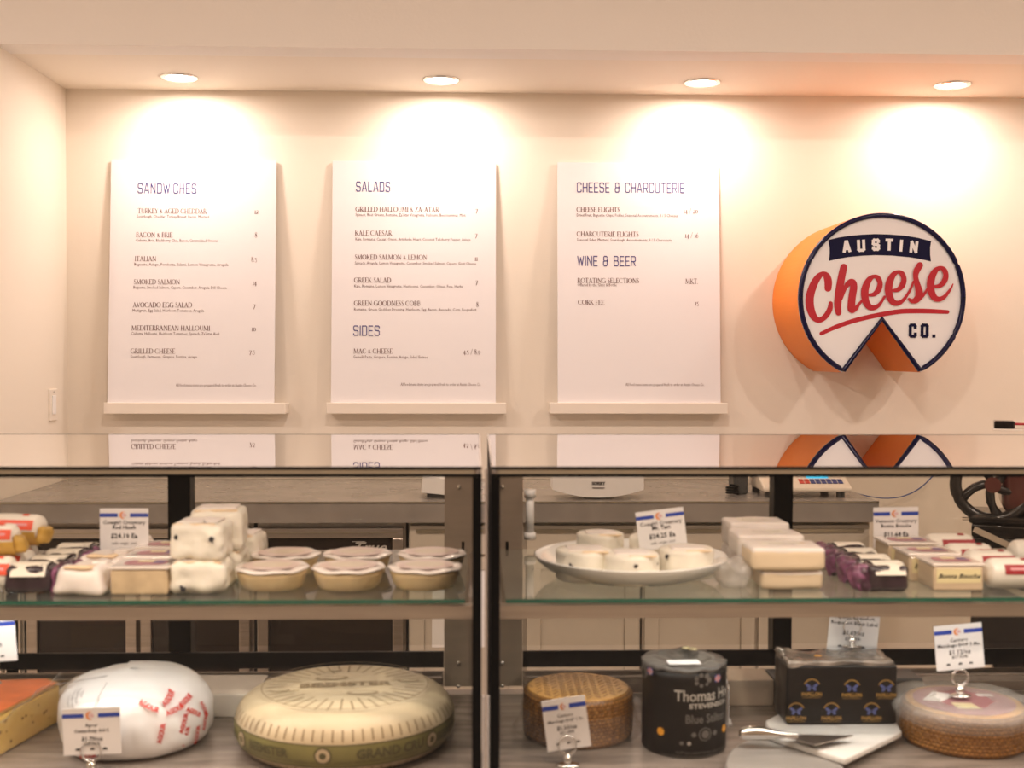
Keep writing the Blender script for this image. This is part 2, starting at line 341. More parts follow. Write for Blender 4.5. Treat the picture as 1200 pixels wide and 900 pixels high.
# high-contrast roman capitals (menu items)
def arc(cx, cy, rx, ry, a0, a1, n=8):
    return [(cx+rx*math.cos(math.radians(a0+(a1-a0)*i/n)), cy+ry*math.sin(math.radians(a0+(a1-a0)*i/n))) for i in range(n+1)]
O_ = arc(.4,.5,.36,.49,0,360,16)
SF = {'A':(.74,[[(.33,.98),(.62,0)]],[[(.35,1),(.1,0)],[(.18,.33),(.5,.33)]],[.1,.62]),
'B':(.6,[[(.14,0),(.14,1)]],[[(.14,1)]+arc(.3,.76,.18,.24,90,-90)+[(.14,.52)],[(.14,.52)]+arc(.3,.26,.24,.26,90,-90)+[(.14,0)]],[.14]),
'C':(.78,[arc(.42,.5,.36,.48,130,230)],[arc(.42,.5,.38,.49,45,315,14)],[]),
'D':(.8,[[(.14,0),(.14,1)],arc(.32,.5,.38,.48,50,-50)],[[(.14,1)]+arc(.32,.5,.4,.5,90,-90,12)+[(.14,0)]],[.14]),
'E':(.58,[[(.14,0),(.14,1)]],[[(.14,1),(.5,1),(.5,.88)],[(.14,.52),(.4,.52)],[(.14,0),(.52,0),(.55,.14)]],[.14]),
'F':(.54,[[(.14,0),(.14,1)]],[[(.14,1),(.5,1),(.5,.88)],[(.14,.5),(.4,.5)]],[.14]),
'G':(.8,[arc(.42,.5,.36,.48,130,230),[(.68,.0),(.68,.42)]],[arc(.42,.5,.38,.49,45,315,14),[(.58,.42),(.78,.42)]],[]),
'H':(.8,[[(.14,0),(.14,1)],[(.64,0),(.64,1)]],[[(.14,.5),(.64,.5)]],[.14,.64]),
'I':(.3,[[(.14,0),(.14,1)]],[],[.14]),'J':(.34,[[(.2,-.1),(.2,1)]],[],[]),
'K':(.72,[[(.14,0),(.14,1)],[(.28,.55),(.62,0)]],[[(.58,1),(.16,.42)]],[.14,.62]),
'L':(.56,[[(.14,0),(.14,1)]],[[(.14,0),(.5,0),(.54,.16)]],[.14]),
'M':(.96,[[(.14,1),(.45,.05)],[(.8,0),(.76,1)]],[[(.14,1),(.1,0)],[(.45,.05),(.76,1)]],[.1,.8]),
'N':(.8,[[(.12,1),(.66,.02)]],[[(.12,0),(.12,1)],[(.66,0),(.66,1)]],[.12]),
'O':(.84,[arc(.4,.5,.35,.48,130,230),arc(.4,.5,.35,.48,50,-50)],[O_],[]),
'P':(.58,[[(.14,0),(.14,1)]],[[(.14,1)]+arc(.3,.73,.22,.27,90,-90)+[(.14,.46)]],[.14]),
'R':(.66,[[(.14,0),(.14,1)],[(.3,.46),(.62,0)]],[[(.14,1)]+arc(.3,.73,.2,.27,90,-90)+[(.14,.46)]],[.14,.62]),
'S':(.5,[[(.12,.72),(.38,.32)]],[arc(.26,.76,.16,.23,30,220),arc(.26,.25,.18,.24,60,-160)],[]),
'T':(.66,[[(.32,0),(.32,1)]],[[(.04,.86),(.06,1),(.58,1),(.6,.86)]],[.32]),
'U':(.76,[[(.14,1),(.14,.3)]],[[(.14,.3)]+arc(.38,.28,.24,.28,180,360)+[(.62,1)]],[]),
'V':(.72,[[(.08,1),(.36,.02)]],[[(.36,.02),(.62,1)]],[]),
'X':(.7,[[(.08,1),(.6,0)]],[[(.56,1),(.1,0)]],[]),'Y':(.66,[[(.06,1),(.33,.48),(.33,0)]],[[(.33,.48),(.58,1)]],[.33]),
'Z':(.62,[[(.5,1),(.1,0)]],[[(.08,.88),(.1,1),(.5,1)],[(.1,0),(.52,0),(.54,.14)]],[]),
'&':(.62,[[(.16,.62),(.5,.1)]],[arc(.24,.66,.12,.14,-60,220,10),arc(.24,.25,.18,.22,100,330,10)],[]),
'-':(.4,[],[[(.08,.4),(.32,.4)]],[]),'/':(.45,[],[[(.05,-.1),(.38,1.05)]],[]),'.':(.2,[[(.08,.0),(.08,.06)]],[],[]),
'0':(.56,[arc(.26,.34,.2,.32,130,230),arc(.26,.34,.2,.32,50,-50)],[arc(.26,.34,.22,.34,0,360,14)],[]),
'1':(.3,[[(.14,0),(.14,.68)]],[],[.14]),'2':(.48,[[(.4,.4),(.08,.02)]],[arc(.24,.5,.16,.18,150,-20),[(.08,.0),(.44,0)]],[]),
'3':(.44,[],[arc(.2,.42,.15,.2,130,-90),arc(.2,.02,.18,.22,90,-120)],[]),
'4':(.5,[[(.34,-.2),(.34,.68)]],[[(.34,.68),(.04,.12),(.48,.12)]],[]),
'5':(.44,[[(.12,.68),(.12,.4)]],[[(.12,.68),(.4,.68)],arc(.18,.14,.2,.26,100,-110)],[]),
'6':(.5,[arc(.26,.3,.2,.3,120,230)],[arc(.26,.28,.2,.28,0,360,12),[(.12,.5),(.36,.98)]],[]),
'7':(.46,[[(.4,.66),(.14,-.2)]],[[(.06,.56),(.08,.68),(.42,.68)]],[]),
'8':(.5,[[(.12,.72),(.36,.24)]],[arc(.24,.74,.15,.2,0,360,10),arc(.24,.24,.2,.25,0,360,12)],[]),
'9':(.5,[arc(.24,.4,.2,.28,60,-50)],[arc(.24,.4,.2,.26,0,360,12),[(.4,.2),(.14,-.22)]],[]),' ':(.3,[],[],[])}
def roman(body, h, sx=1.0):
    m = MB(); x = 0
    for ch in body:
        adv, tk, tn, sf = SF[ch]
        for pl in tk:
            for a, b in zip(pl, pl[1:]): seg(m, ((x+a[0]*sx)*h, a[1]*h), ((x+b[0]*sx)*h, b[1]*h), .125*h, .01*h)
        for pl in tn:
            for a, b in zip(pl, pl[1:]): seg(m, ((x+a[0]*sx)*h, a[1]*h), ((x+b[0]*sx)*h, b[1]*h), .055*h, .01*h)
        for q in sf: seg(m, ((x+(q-.12)*sx)*h, .02*h), ((x+(q+.12)*sx)*h, .02*h), .06*h)
        x += adv*sx
    return m, x*h
def cr(pts, sub=6):
    """catmull-rom through (x,y,w)"""
    out = []; n = len(pts)
    for i in range(n-1):
        p0 = Vector(pts[max(i-1,0)]); p1 = Vector(pts[i]); p2 = Vector(pts[i+1]); p3 = Vector(pts[min(i+2,n-1)])
        for k in range(sub):
            t = k/sub; out.append(.5*((2*p1)+(p2-p0)*t+(2*p0-5*p1+4*p2-p3)*t*t+(3*p1-p0-3*p2+p3)*t**3))
    out.append(Vector(pts[-1])); return out
def brush(pts, y=0, sub=6):
    """variable-width ribbon with round caps; x,z in caller's units, lies in plane y"""
    q = cr(pts, sub); m = MB(); L = []; R = []
    for i, p in enumerate(q):
        a = q[max(i-1,0)]; b = q[min(i+1,len(q)-1)]; d = Vector((b.x-a.x, b.y-a.y)); d.normalize(); n = Vector((-d.y, d.x))*p.z/2
        ys = y-.0007*i/len(q); L.append((p.x+n.x, ys, p.y+n.y)); R.append((p.x-n.x, ys, p.y-n.y))
    N = len(q); m.add(L+R, [(i, i+N, i+N+1, i+1) for i in range(N-1)])
    for p, yc in ((q[0], y-.00008), (q[-1], y-.0008)):
        m.add([(p.x+p.z/2*math.cos(2*PI*k/14), yc, p.y+p.z/2*math.sin(2*PI*k/14)) for k in range(14)], [tuple(range(14))])
    return m
def place(m, x, z, rot=0, y=0):
    c, s_ = math.cos(rot), math.sin(rot)
    return m.map(lambda v: Vector((x+v.x*c-v.z*s_, y+v.y, z+v.x*s_+v.z*c)))
def disc(cx, cz, r, y=0, n=20, rz=None):
    rz = rz or r
    return MB().add([(cx+r*math.cos(2*PI*k/n), y, cz+rz*math.sin(2*PI*k/n)) for k in range(n)], [tuple(range(n))])
def quad(x0, z0, x1, z1, y=0): return MB().add([(x0,y,z0),(x1,y,z0),(x1,y,z1),(x0,y,z1)], [(0,1,2,3)])

# ------------------------------------------------------------------ room shell
YW = 4.40; YS = 3.77; XL = -1.528; XR = 3.4; ZC = 2.362
struct(bx('floor', (-4.2,-3.2,-.1), (4.6,4.6,0), 'floor'))
struct(bx('wall_back', (XL-.1,YW,0), (XR+.1,YW+.12,2.6), 'wall'))
struct(bx('wall_left', (-4.2,YS,0), (XL,YW+.12,3.1), 'wall'))
struct(bx('wall_right', (XR,YS,0), (4.6,YW+.12,3.1), 'wall'))
struct(bx('wall_soffit', (XL,YS,ZC), (XR,YS+.12,3.1), 'soffit'))
struct(bx('ceiling_alcove', (XL,YS+.12,ZC), (XR,YW,ZC+.1), 'wall'))
struct(bx('ceiling', (-4.2,-3.2,3.1), (4.6,YW+.12,3.2), 'wall'))
struct(bx('wall_west', (-4.3,-3.2,0), (-4.2,YW,3.1), 'wall'))
struct(bx('wall_east', (4.6,-3.2,0), (4.7,YW,3.1), 'wall'))
struct(bx('wall_front', (-4.3,-3.3,0), (4.7,-3.2,3.1), 'cabinet_dark'))
# added unseen downlights over the customer side, filling the soffit and sign face
rl = thing('added_fill_downlight', 'added round fill downlight in the unseen shop ceiling over the customers', 'light', (-2.4,-1.4,3.1), group='added ceiling fill downlights')
MB().lathe([(.09,0),(.09,-.008),(.075,-.010)], 24).build('trim_ring', 'plastic_w', rl, True)
MB().lathe([(.07,-.0102),(.07,-.0122)], 24).build('lens', 'lamp', rl)
rooms = [(-2.4,-1.4),(0,-1.4),(2.4,-1.4),(-2.4,1.0),(0,1.0),(2.4,1.0)]
for i, (x, y) in enumerate(rooms):
    lb_ = 'added unseen ceiling fill downlight %s the photographer, %s' % ('behind' if y < 0 else 'above and ahead of', ('towards the left wall','centred','towards the right wall')[i % 3])
    if i: dup(rl, (x,y,3.1), label=lb_)
    else: rl['label'] = lb_
    light('added_fill_light', 'AREA', (x,y,3.08), ROOM_FILL_W/6, WARM, size=.14, shape='DISK')
# alcove downlights
AX = [210, 517, 823, 1116]
names = ['leftmost recessed downlight in the alcove ceiling above the sandwiches menu', 'recessed downlight in the alcove ceiling above the salads menu',
 'recessed downlight in the alcove ceiling above the cheese and charcuterie menu', 'rightmost recessed downlight in the alcove ceiling above the round sign']
def downlight(x, y, lab):
    t = thing('alcove_downlight', lab, 'light', (x,y,ZC), group='alcove downlights')
    MB().lathe([(.066,0),(.066,-.004),(.062,-.007),(.050,-.006),(.047,-.002)], 40, caps=False).build('trim_ring', 'chrome', t, True)
    MB().lathe([(.047,-.0022),(.047,-.004)], 32).build('lens', 'lamp', t)
    light('downlight_lamp', 'AREA', (x,y,ZC-.012), ALCOVE_W, WARM, size=.095, shape='DISK', spread=math.radians(179))
    return t
ax = []
for px, lab in zip(AX, names): ax.append(XP(px, 4.19, 100)); downlight(ax[-1], 4.19, lab)
downlight(ax[-1]+.93, 4.19, 'recessed downlight in the alcove ceiling beyond the round sign, out of frame')

# light switch on the alcove's left wall
zs = (P(65,457,4.2).z+P(65,493,4.2).z)/2
t = thing('light_switch', 'white light switch plate on the side wall of the alcove', 'switch', (XL, 4.24, zs))
MB().box((0,-.037,-.057),(.006,.037,.057)).build('plate', 'ledge', t, bevel=.002)
MB().box((.006,-.017,-.034),(.009,.017,.034)).build('rocker', 'plastic_w', t, bevel=.001)
MB().lathe([(.003,0),(.003,.001)],10).map(lambda v: Vector((.0065+v.z, v.x, v.y+.046))).build('screw', 'steel', t)

# ------------------------------------------------------------------ menu boards on ledges
def menu(lab_b, lab_l, xc, items, group):
    zt = ZP(473, 4.31, xc); X = XP(xc, 4.31, 478)
    L = thing('menu_ledge', lab_l, 'shelf', (X, YW, zt), group='menu ledges')
    bx('shelf_board', (-.332,-.09,-.038), (.332,-.0005,0), 'ledge', L, .0025)
    bx('front_lip', (-.331,-.092,-.0375), (.331,-.085,.003), 'ledge', L, .0015)
    X2 = XP(xc-3 if xc < 600 else xc, 4.35, 330)
    base_y = YW-.072; H = .905; tilt = math.asin((.072-.0085)/H)
    B = thing('menu_board', lab_b, 'menu board', (X2, base_y, zt+.0005)); B.rotation_euler = (-tilt, 0, 0)
    bx('panel', (-.305,-.004,0), (.305,.003,H), 'board', B, .0008)
    pl = P(xc, 333, YW-.045)
    def lx(px, py): return P(px, py, base_y+ (zt and .03)).x - X2
    def lz(py): return (P(xc, py, base_y+.06*max(0,(473-py)/280.)).z - zt)/math.cos(tilt)
    for it in items:
        k, px, py, body = it[:4]
        if k == 'H':
            _, wt = heading(body, .0345, .0038, .17); k_ = (it[4]/312.0)/wt; xo = 0
            for wd_ in body.split(' '):
                m, w = heading(wd_, .0345, .0038, .17); m.map(lambda v: Vector((v.x*k_, v.y, v.z))); place(m, lx(px, py)+xo, lz(py)-.017, y=-.0046)
                m.build('heading_word', 'ink_navy', B); xo += (w+heading(' ', .0345, .0038, .17)[1])*k_
        elif k == 'I':
            wpx = it[4]; m, w = roman(body, .0180, 1.0); W0 = wpx/312.0; s = W0/w
            m.map(lambda v: Vector((v.x*s, v.y, v.z))); place(m, lx(px, py), lz(py)-.0098, y=-.0046); m.build('item_name', 'ink_brown', B)
        elif k == 'P':
            m, w = roman(body, .019, 1.0); place(m, lx(px, py)-w, lz(py)-.0098, y=-.0046); m.build('price', 'ink_brown', B)
        elif k == 'D':
            wpx = it[4]; m = text_mesh(body, .0155, 'LEFT', 0, 1, res=1); w = max(v[0] for v in m.v); s = (wpx/312.0)/w
            m.map(lambda v: Vector((v.x*s, v.y, v.z))); place(m, lx(px, py), lz(py)-.0045, y=-.0046); m.build('description', 'ink_brown', B)
    return B
foot = 'All food menu items are prepared fresh to order at Austin Cheese Co.'
menu('left menu board headed Sandwiches, leaning on its ledge', 'white ledge holding the Sandwiches menu board', 228, [
 ('H',160,221.5,'SANDWICHES',69),
 ('I',160,247.5,'TURKEY & AGED CHEDDAR',79),('P',302,247.5,'12'),('D',159,254.5,'Sourdough, Cheddar, Turkey Breast, Bacon, Mustard',83),
 ('I',158.5,275.5,'BACON & BRIE',42),('P',301,275,'8'),('D',158,282.5,'Ciabatta, Brie, Blackberry Chia, Bacon, Caramelized Onions',94),
 ('I',157.5,303.5,'ITALIAN',25),('P',301,303.5,'8.5'),('D',157,310.5,'Baguette, Asiago, Porchetta, Salami, Lemon Vinaigrette, Arugula',108),
 ('I',157,330.5,'SMOKED SALMON',53),('P',301,331,'14'),('D',156.5,337.5,'Baguette, Smoked Salmon, Capers, Cucumber, Arugula, Dill Cheese',107),
 ('I',156.5,357.5,'AVOCADO EGG SALAD',68),('P',300,358,'7'),('D',156,364.5,'Multigrain, Egg Salad, Heirloom Tomatoes, Arugula',82),
 ('I',155.5,384.5,'MEDITERRANEAN HALLOUMI',90),('P',301,385,'10'),('D',155,391.5,'Ciabatta, Halloumi, Heirloom Tomatoes, Spinach, Za\'Atar Aioli',101),
 ('I',155,411.5,'GRILLED CHEESE',51),('P',300,412,'7.5'),('D',155,418.5,'Sourdough, Parmesan, Gruyere, Fontina, Asiago',76),
 ('D',208.5,451.7,foot,92)], '')
menu('middle menu board headed Salads, leaning on its ledge', 'white ledge holding the Salads menu board', 488, [
 ('H',417,219.5,'SALADS',41),
 ('I',416,245.5,'GRILLED HALLOUMI & ZA-ATAR',97),('P',560,246,'7'),('D',416,252.5,'Spinach, Beet Greens, Romaine, Za\'Atar Vinaigrette, Halloumi, Beet-hummus, Mint',128),
 ('I',415.5,273.5,'KALE CAESAR',43),('P',559.5,275,'7'),('D',416,281,'Kale, Romaine, Caesar, Onion, Artichoke Heart, Coconut Telicherry Pepper, Asiago',134),
 ('I',415.5,301.5,'SMOKED SALMON & LEMON',84),('P',560,302.5,'11'),('D',415.5,309,'Spinach, Arugula, Lemon Vinaigrette, Cucumber, Smoked Salmon, Capers, Goat Cheese',141),
 ('I',415,328.5,'GREEK SALAD',43),('P',560,330,'7'),('D',415,336,'Kale, Romaine, Lemon Vinaigrette, Heirlooms, Cucumber, Olives, Feta, Herbs',126),
 ('I',415,355.5,'GREEN GOODNESS COBB',77),('P',561,356.5,'8'),('D',415,363.2,'Romaine, Green Goddess Dressing, Heirloom, Egg, Bacon, Avocado, Corn, Roquefort',142),
 ('H',415,388,'SIDES',32),
 ('I',415,411.5,'MAC & CHEESE',45),('P',563,412,'4.5 / 8.9'),('D',414.5,418.8,'Gemelli Pasta, Gruyere, Fontina, Asiago, Side / Entree',86),
 ('D',470,450.8,foot,93)], '')
menu('right menu board headed Cheese & Charcuterie, leaning on its ledge', 'white ledge holding the Cheese & Charcuterie menu board', 749, [
 ('H',677,220.5,'CHEESE & CHARCUTERIE',128),
 ('I',676,246,'CHEESE FLIGHTS',51),('P',819,247,'14 / 20'),('D',676,253,'Dried Fruit, Baguette Chips, Pickles, Seasonal Accoutrements, 3 / 5 Cheeses',119),
 ('I',676,274.5,'CHARCUTERIE FLIGHTS',73),('P',819,275.5,'14 / 16'),('D',676,281.8,'Seasonal Sides, Mustard, Sourdough, Accoutrements, 3 / 5 Charcuterie',112),
 ('H',677,306.5,'WINE & BEER',70),
 ('I',676.5,329,'ROTATING SELECTIONS',72.5),('P',818,329.5,'MKT.'),('D',676.5,334.5,'Offered by the Glass & Bottle',46),
 ('I',677,354.5,'CORK FEE',31),('P',818.5,355,'15'),
 ('D',732,451,foot,92)], '')

# ------------------------------------------------------------------ round cheese wheel sign
YF = 4.05
def sp(px, py): q = P(px, py, YF); return q.x, q.z
sc0 = P(1033, 349, YF); SX0, SZ0 = sc0.x, sc0.z
R_ = (sp(1131,349)[0]-sp(935,349)[0])/2
T = thing('wheel_sign', 'round orange and white cheese wheel wall sign with a cut wedge and red script', 'sign', (SX0, YF, SZ0))
tipL = sp(986,437.5); tipR = sp(1079,437.5); apx = sp(1033,373.5)
aR = math.atan2(tipR[1]-SZ0, tipR[0]-SX0); aL = math.atan2(tipL[1]-SZ0, tipL[0]-SX0)+2*PI
out = [(R_*math.cos(aR+(aL-aR)*k/90), R_*math.sin(aR+(aL-aR)*k/90)) for k in range(91)]+[(apx[0]-SX0, apx[1]-SZ0)]
n = len(out); m = MB()
m.add([(x,0,z) for x,z in out]+[(x,YW-YF-.001,z) for x,z in out], [(i, i+n, (i+1) % n+n, (i+1) % n) for i in range(n)]+[tuple(reversed(range(n,2*n)))])
m.build('orange_side', 'orange', T, fixn=True)
MB().add([(x,-.001,z) for x,z in out], [tuple(range(n))]).build('white_face', 'sign_white', T)
e = [(x*(1-.0095/R_*.9) if i < n-1 else x, -.006, z*(1-.0095/R_*.9) if i < n-1 else z) for i,(x,z) in enumerate(out)]
def ribbon(pts, w):                            # rim tube, denser along the notch
    q = []
    for i in range(len(pts)):
        a = Vector(pts[i]); b = Vector(pts[(i+1) % len(pts)]); q.append(a)
    return MB().tube(q, w, 10, closed=True)
ribbon(e, .0088).build('navy_rim_tube', 'navy', T, True)
for dx in (-1, 1):
    MB().box((dx*R_*.97-.004,-.018,-.002),(dx*R_*.97+.004,-.002,.002)).build('rim_clip', 'black', T)
def c2(u, v): return 935+u/9, 300+v/9
def c3(u, v): return 1025+u/9, 295+v/9
def c4(u, v): return 960+u/8.571, 265+v/8.571
ppm = (sp(1131,349)[0]-sp(935,349)[0])/196.0
def strk(fn, pts, y, wk=1.0, off=(0,0)):
    o = []
    for u, v, w in pts:
        px, py = fn(u, v); x, z = sp(px+off[0], py+off[1]); o.append((x-SX0, z-SZ0, w*wk*ppm))
    return brush(o, y)
E1 = [(748,412,30),(800,403,46),(846,355,60),(862,292,56),(842,237,54),(803,216,38),(752,245,58),(712,320,76),(700,400,80),(712,480,74),(747,535,64),(795,546,52)]
words = [
 [(c2,[(316,340,74),(318,270,80),(300,212,72),(264,188,48),(215,220,66),(165,300,80),(130,400,86),(121,480,88),(132,560,84),(165,640,72),(215,676,58),(265,658,56),(308,612,58),(336,555,56),(343,500,44)],(0,0))],
 [(c2,[(480,120,74),(452,250,78),(428,400,80),(416,520,76),(424,598,62)],(0,0)),(c2,[(452,450,34),(490,345,44),(532,287,60),(572,280,72),(584,330,76),(570,420,78),(560,510,80),(566,562,84),(606,552,50),(640,508,32),(672,470,26)],(0,0))],
 [(c2,E1+[(845,522,40),(880,478,30),(908,430,26)],(0,0))],
 [(c2,E1+[(845,522,40),(890,468,30),(930,400,26),(962,318,22)],(27.8,-5.3))],
 [(c3,[(468,145,68),(434,205,66),(424,265,54),(440,340,62),(460,420,78),(458,472,80),(424,512,66),(384,520,46),(354,500,28)],(0,0)),(c3,[(462,485,56),(500,462,34),(530,420,26),(550,385,22)],(0,0))],
 [(c2,E1+[(845,522,42),(890,468,30),(918,425,20),(935,388,12)],(76.6,-10))],
]
for i, st in enumerate(words):
    m = MB()
    for j_, (fn, pts, off) in enumerate(st):
        b = strk(fn, pts, -.0025-.0012*i-.0009*j_, 1/9.0, off); m.add(b.v, b.f)
    m.build('script_letter', 'red', T)
und = [(*c2(245,818),4.4),(*c2(400,748),5),(*c2(600,680),5.3),(*c2(820,628),5.4),(*c3(250,632),5.5),(*c3(420,625),5.5),(*c3(600,628),5.2),(*c3(765,636),4.4)]
brush([(sp(a,b)[0]-SX0, sp(a,b)[1]-SZ0, w*ppm) for a,b,w in und], -.0022).build('underline_stroke', 'red', T)
bn = [(90,140),(190,115),(300,98),(430,86),(560,80),(700,84),(850,95),(990,118),(1122,152),(1112,215),(1112,290),(1120,355),(1010,330),(900,312),(730,297),(560,292),(430,298),(300,310),(190,328),(97,350),(103,280),(103,220)]
bp_ = [sp(*c4(u,v)) for u,v in bn]
MB().add([(x-SX0,-.0022,z-SZ0) for x,z in reversed(bp_)], [tuple(range(len(bp_)))]).build('navy_banner', 'navy_flat', T)
SEGSTEP = .0002
for ch, u, v, a in (('A',272,205,5),('U',418,197,3),('S',565,188,1),('T',700,188,-1),('I',820,197,-4),('N',947,210,-6)):
    h = 14.2*ppm; wd = 3.5*ppm; m, w = heading(ch, h-wd, wd, 0, 1.0); x, z = sp(*c4(u,v)); adv = HF[ch][0]*(h-wd)
    m.map(lambda q: Vector((q.x-adv/2, q.y, q.z-(h-wd)/2))); place(m, x-SX0, z-SZ0, math.radians(a), -.0035); m.build('banner_letter', 'sign_white', T)
for ch, px in (('C',1069.2),('O',1083.2)):
    h = 16.5*ppm; wd = 3.5*ppm; m, w = heading(ch, h-wd, wd, 0, .82); x, z = sp(px, 387.5); adv = HF[ch][0]*.82*(h-wd)
    m.map(lambda q: Vector((q.x-adv/2, q.y, q.z-(h-wd)/2))); place(m, x-SX0, z-SZ0, 0, -.003); m.build('block_letter', 'navy_flat', T)
SEGSTEP = .00004
x, z = sp(1094,393.8); quad(x-SX0-1.9*ppm, z-SZ0-1.9*ppm, x-SX0+1.9*ppm, z-SZ0+1.9*ppm, -.003).build('block_letter', 'navy_flat', T)

# ------------------------------------------------------------------ back counter run
XE = P(1030,588,3.72).x; ZT = .911
t = thing('back_counter', 'long grey stone back counter with a thick front edge under the menus', 'counter', (0, YS, 0))
bx('stone_slab', (XL+.002,-.05,ZT-.03), (XE,YW-YS-.002,ZT), 'counter', t)
bx('apron', (XL+.002,-.0499,ZT-.068), (XE-.0005,-.02,ZT-.03), 'counter', t)
bx('edge_strip', (XL+.002,-.053,ZT-.006), (XE,-.0505,ZT-.001), 'bronze', t)
def cabinet(x0, x1, lab, paper=False, nd=1):
    c = thing('base_cabinet', lab, 'cabinet', ((x0+x1)/2, YS+.02, 0)); w = (x1-x0)/2-.002
    bx('carcass', (-w,-.015,.08), (w,.58,ZT-.07), 'cabinet', c)
    bx('plinth', (-w,.03,0), (w,.55,.079), 'cabinet_dark', c)
    for z0, z1, nm in ((.735,.828,'drawer'),(.10,.725,'door')):
        k = nd; ww = 2*w/k
        for i in range(k):
            a = -w+i*ww+.006; b = -w+(i+1)*ww-.006; d = MB()
            d.box((a,-.034,z0),(b,-.0155,z0+.04)).box((a,-.034,z1-.04),(b,-.0155,z1)).box((a,-.034,z0+.0405),(a+.045,-.0155,z1-.0405)).box((b-.045,-.034,z0+.0405),(b,-.0155,z1-.0405))
            if nm == 'drawer': d = MB().box((a,-.034,z0),(b,-.0155,z1))
            o = d.build(nm, 'cabinet', c, bevel=.0015)
            if nm == 'door': bx('inset_panel', (a+.046,-.024,z0+.041), (b-.046,-.0156,z1-.041), 'cabinet', c).parent = o
            else: bx('pull_rail', (a+.02,-.042,z1-.022), (b-.02,-.0345,z1-.012), 'bronze', o)
            if paper and nm == 'door' and i == 0:
                bx('taped_notice', (a+.07,-.0255,z0+.33), (a+.30,-.0245,z0+.60), 'paper', o)
    return c
def fridge(x0, x1, lab, ndoor=2, logo=None):
    c = thing('undercounter_fridge', lab, 'refrigerator', ((x0+x1)/2, YS+.03, 0)); w = (x1-x0)/2-.003
    bx('body', (-w,0,.06), (w,.55,ZT-.075), 'steel', c)
    ww = 2*w/ndoor
    for i in range(ndoor):
        a = -w+i*ww+.006; b = -w+(i+1)*ww-.006; z0, z1 = .12, .82
        fr = MB().box((a,-.045,z0),(b,-.001,z0+.05)).box((a,-.045,z1-.032),(b,-.001,z1)).box((a,-.045,z0+.0505),(a+.035,-.001,z1-.0325)).box((b-.035,-.045,z0+.0505),(b,-.001,z1-.0325))
        d = fr.build('door', 'steel_h', c, bevel=.003)
        bx('glass_pane', (a+.0355,-.03,z0+.051), (b-.0355,-.024,z1-.033), 'fridge_glass', d)
        m = MB()
        for px_ in (.0,): m.box((a+.02,-.049,z1-.016),(b-.02,-.0455,z1-.013))
        m.build('trim_line', 'bronze', d)
        lg = text_mesh('True', .045, 'CENTER', .0006, 1.25, shear=.45); place(lg, b-.115, z1-.078, 0, -.0306)
        seg(lg, (b-.15, z1-.083), (b-.06, z1-.083), .0022); seg(lg, (b-.165, z1-.045), (b-.125, z1-.045), .0022)
        lg.v = [(v[0], -.0308, v[2]) for v in lg.v]; lg.build('script_logo', 'ink_silver', d)
    for xf in (-w+.05, w-.05): MB().lathe([(.02,0),(.02,.059)],12,c=(xf,.05,0)).build('foot', 'black', c)
    return c
cx = lambda px: P(px, 620, 3.76).x
cabinet(XL+.01, cx(26), 'beige end cabinet against the left alcove wall', nd=1)
fridge(cx(27), cx(296), 'steel undercounter refrigerator with two glass doors at the left')
fridge(cx(298), cx(476), 'single-door steel undercounter refrigerator right of the first case\'s centre post', 1)
cabinet(cx(478), cx(752), 'beige shaker cabinet straddling the gap between the cases', True, 2)
cabinet(cx(753), XE-.01, 'beige shaker cabinet under the weighing scale', False, 2)

# paper carton / sheets on the counter
t = thing('folded_box', 'flat white paper box curling on the counter above the bowl of cheeses', 'box', (P(700,580,3.8).x, 3.80, ZT))
m = MB(); N = 16
a0, a1 = P(648,570,3.76).x-t.location.x, P(755,570,3.76).x-t.location.x
for i in range(N+1):
    u = i/N; x = a0+(a1-a0)*u; zb = .006+.026*(2*u-1)**2
    m.v += [(x,-.03,zb),(x,-.033,.085),(x,.10,.085),(x,.10,zb)]
for i in range(N):
    for k in range(4): m.f.append((i*4+k, (i+1)*4+k, (i+1)*4+(k+1) % 4, i*4+(k+1) % 4))
m.f += [(3,2,1,0), (N*4,N*4+1,N*4+2,N*4+3)]
m.build('carton', 'paper', t, fixn=True)
lg = text_mesh('SORRY', .014, 'CENTER', .0006); place(lg, 0, .048, 0, -.0345); lg.build('print', 'ink_black', t)
quad(-.02,.036,.02,.040,-.0345).build('print_line', 'ink_grey', t)
bx('support_block', (-.05,0,0), (.05,.08,.02), 'paper', t)
t = thing('paper_tray', 'tilted white paper tray on the counter by the first case\'s right jamb', 'tray', (P(515,575,3.85).x, 3.85, ZT))
MB().box((-.06,-.05,.0),(.065,.12,.055), Matrix.Rotation(.10,4,'Y')@Matrix.Translation((0,0,.012))).build('tray_body', 'paper', t, bevel=.003)
bx('foot', (-.04,-.03,0), (.05,.10,.012), 'printer', t)

